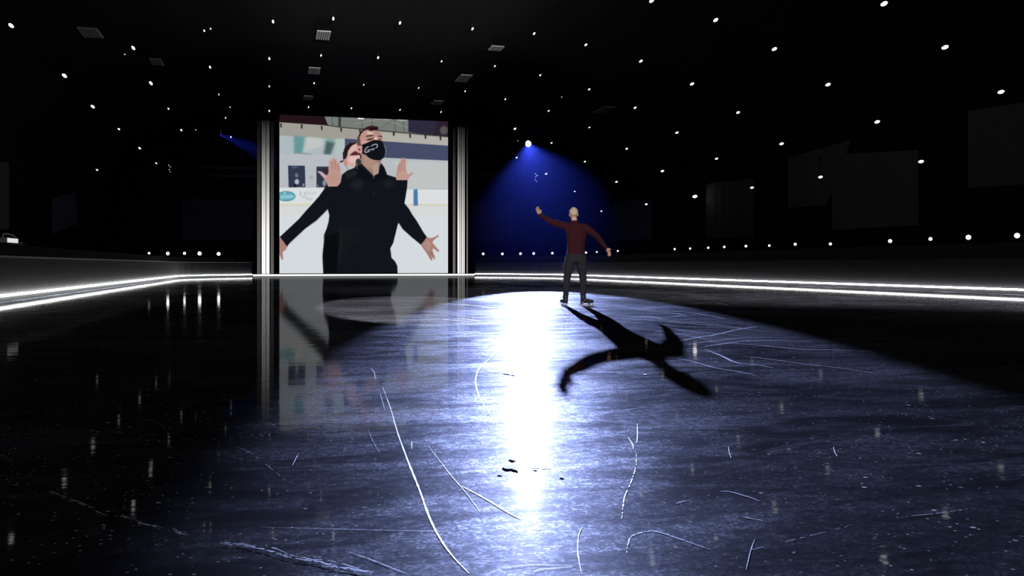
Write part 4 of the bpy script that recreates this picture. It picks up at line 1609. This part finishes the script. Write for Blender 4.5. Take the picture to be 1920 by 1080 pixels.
def skate(ank, ang, lift_tilt):
    """boot with sole, heel and blade; toe points along ang in the plan"""
    t = Vector((math.cos(ang), math.sin(ang), 0))
    s = Vector((-t.y, t.x, 0))
    base = Vector((ank.x, ank.y, 0))
    bm = bmesh.new()
    limb(bm, [(base + UP * .165, .055), (base + UP * .12 + t * .005, .052), (base + UP * .098 - t * .012, .046)], 2)
    limb(bm, [(base + UP * .100 + t * .02, (.046, .046, .042)), (base + UP * .095 + t * .10, (.046, .046, .034)), (base + UP * .088 + t * .165, (.040, .040, .026))], 2)
    b = fuse('skate_boot', bm, 0.008, M_boot, sk, 3)
    R = Matrix((t, s, UP)).transposed().to_4x4()
    Mx = Matrix.Translation(base) @ R
    bm = bmesh.new()
    box(bm, (-.060, -.036, .052), (.030, .036, .068), Mx, .004)
    box(bm, (-.055, -.030, .040), (.005, .030, .053), Mx, .003)
    box(bm, (.025, -.040, .052), (.195, .040, .066), Mx, .005)
    obj('sole', bm, M_sole, b)
    bm = bmesh.new()
    prof = [(-.085, .002), (-.095, .010), (-.090, .018), (-.05, .022), (-.045, .042), (-.015, .042), (-.005, .022), (.07, .022), (.075, .054), (.130, .054),
            (.145, .025), (.205, .032), (.212, .024), (.208, .012), (.190, .003), (.05, .0)]
    f1 = [bm.verts.new(Mx @ Vector((x, -.002, z))) for x, z in prof]
    f2 = [bm.verts.new(Mx @ Vector((x, .002, z))) for x, z in prof]
    bm.faces.new(f1)
    bm.faces.new(f2)
    for i in range(len(prof)):
        j = (i + 1) % len(prof)
        bm.faces.new((f1[i], f1[j], f2[j], f2[i]))
    obj('blade', bm, M_blade, b)
    bm = bmesh.new()
    for i in range(4):
        z = .085 + i * .02
        cyl(bm, base + t * (.115 - i * .02) - s * .026 + UP * (z + .042 - i * .004), base + t * (.115 - i * .02) + s * .026 + UP * (z + .042 - i * .004), .004, seg=6)
    obj('laces', bm, M_house, b)


skate(LA, math.radians(112), 0)
skate(RA, math.radians(-14), 0)
tag(sk, 'person in a maroon sweater and dark trousers on ice skates, back turned, arms out', 'person')

# ------------------------------------------------------------------ world, camera, colour
w = bpy.data.worlds.new('dark')
SC.world = w
w.use_nodes = True
w.node_tree.nodes['Background'].inputs['Color'].default_value = (0.0, 0.0, 0.0, 1)
w.node_tree.nodes['Background'].inputs['Strength'].default_value = 0.0

cam = bpy.data.cameras.new('camera')
cam.sensor_fit = 'HORIZONTAL'
cam.sensor_width = 36
cam.lens = FPX / 1920 * 36
cam.shift_y = -(540 - 497) / 1920
cam.clip_end = 300
cam.clip_start = 0.05
co = bpy.data.objects.new('camera', cam)
COL.objects.link(co)
co.location = CAM
co.rotation_euler = (PI / 2, 0, -YAW)
SC.camera = co
SC.view_settings.view_transform = 'Standard'
SC.view_settings.look = 'None'
SC.view_settings.exposure = 0.0
SC.view_settings.gamma = 1.0
SC.view_settings.use_curve_mapping = False
SC.cycles.max_bounces = 4
SC.cycles.use_adaptive_sampling = True
SC.cycles.adaptive_threshold = 0.025
SC.cycles.volume_bounces = 0
SC.cycles.sample_clamp_indirect = 4.0
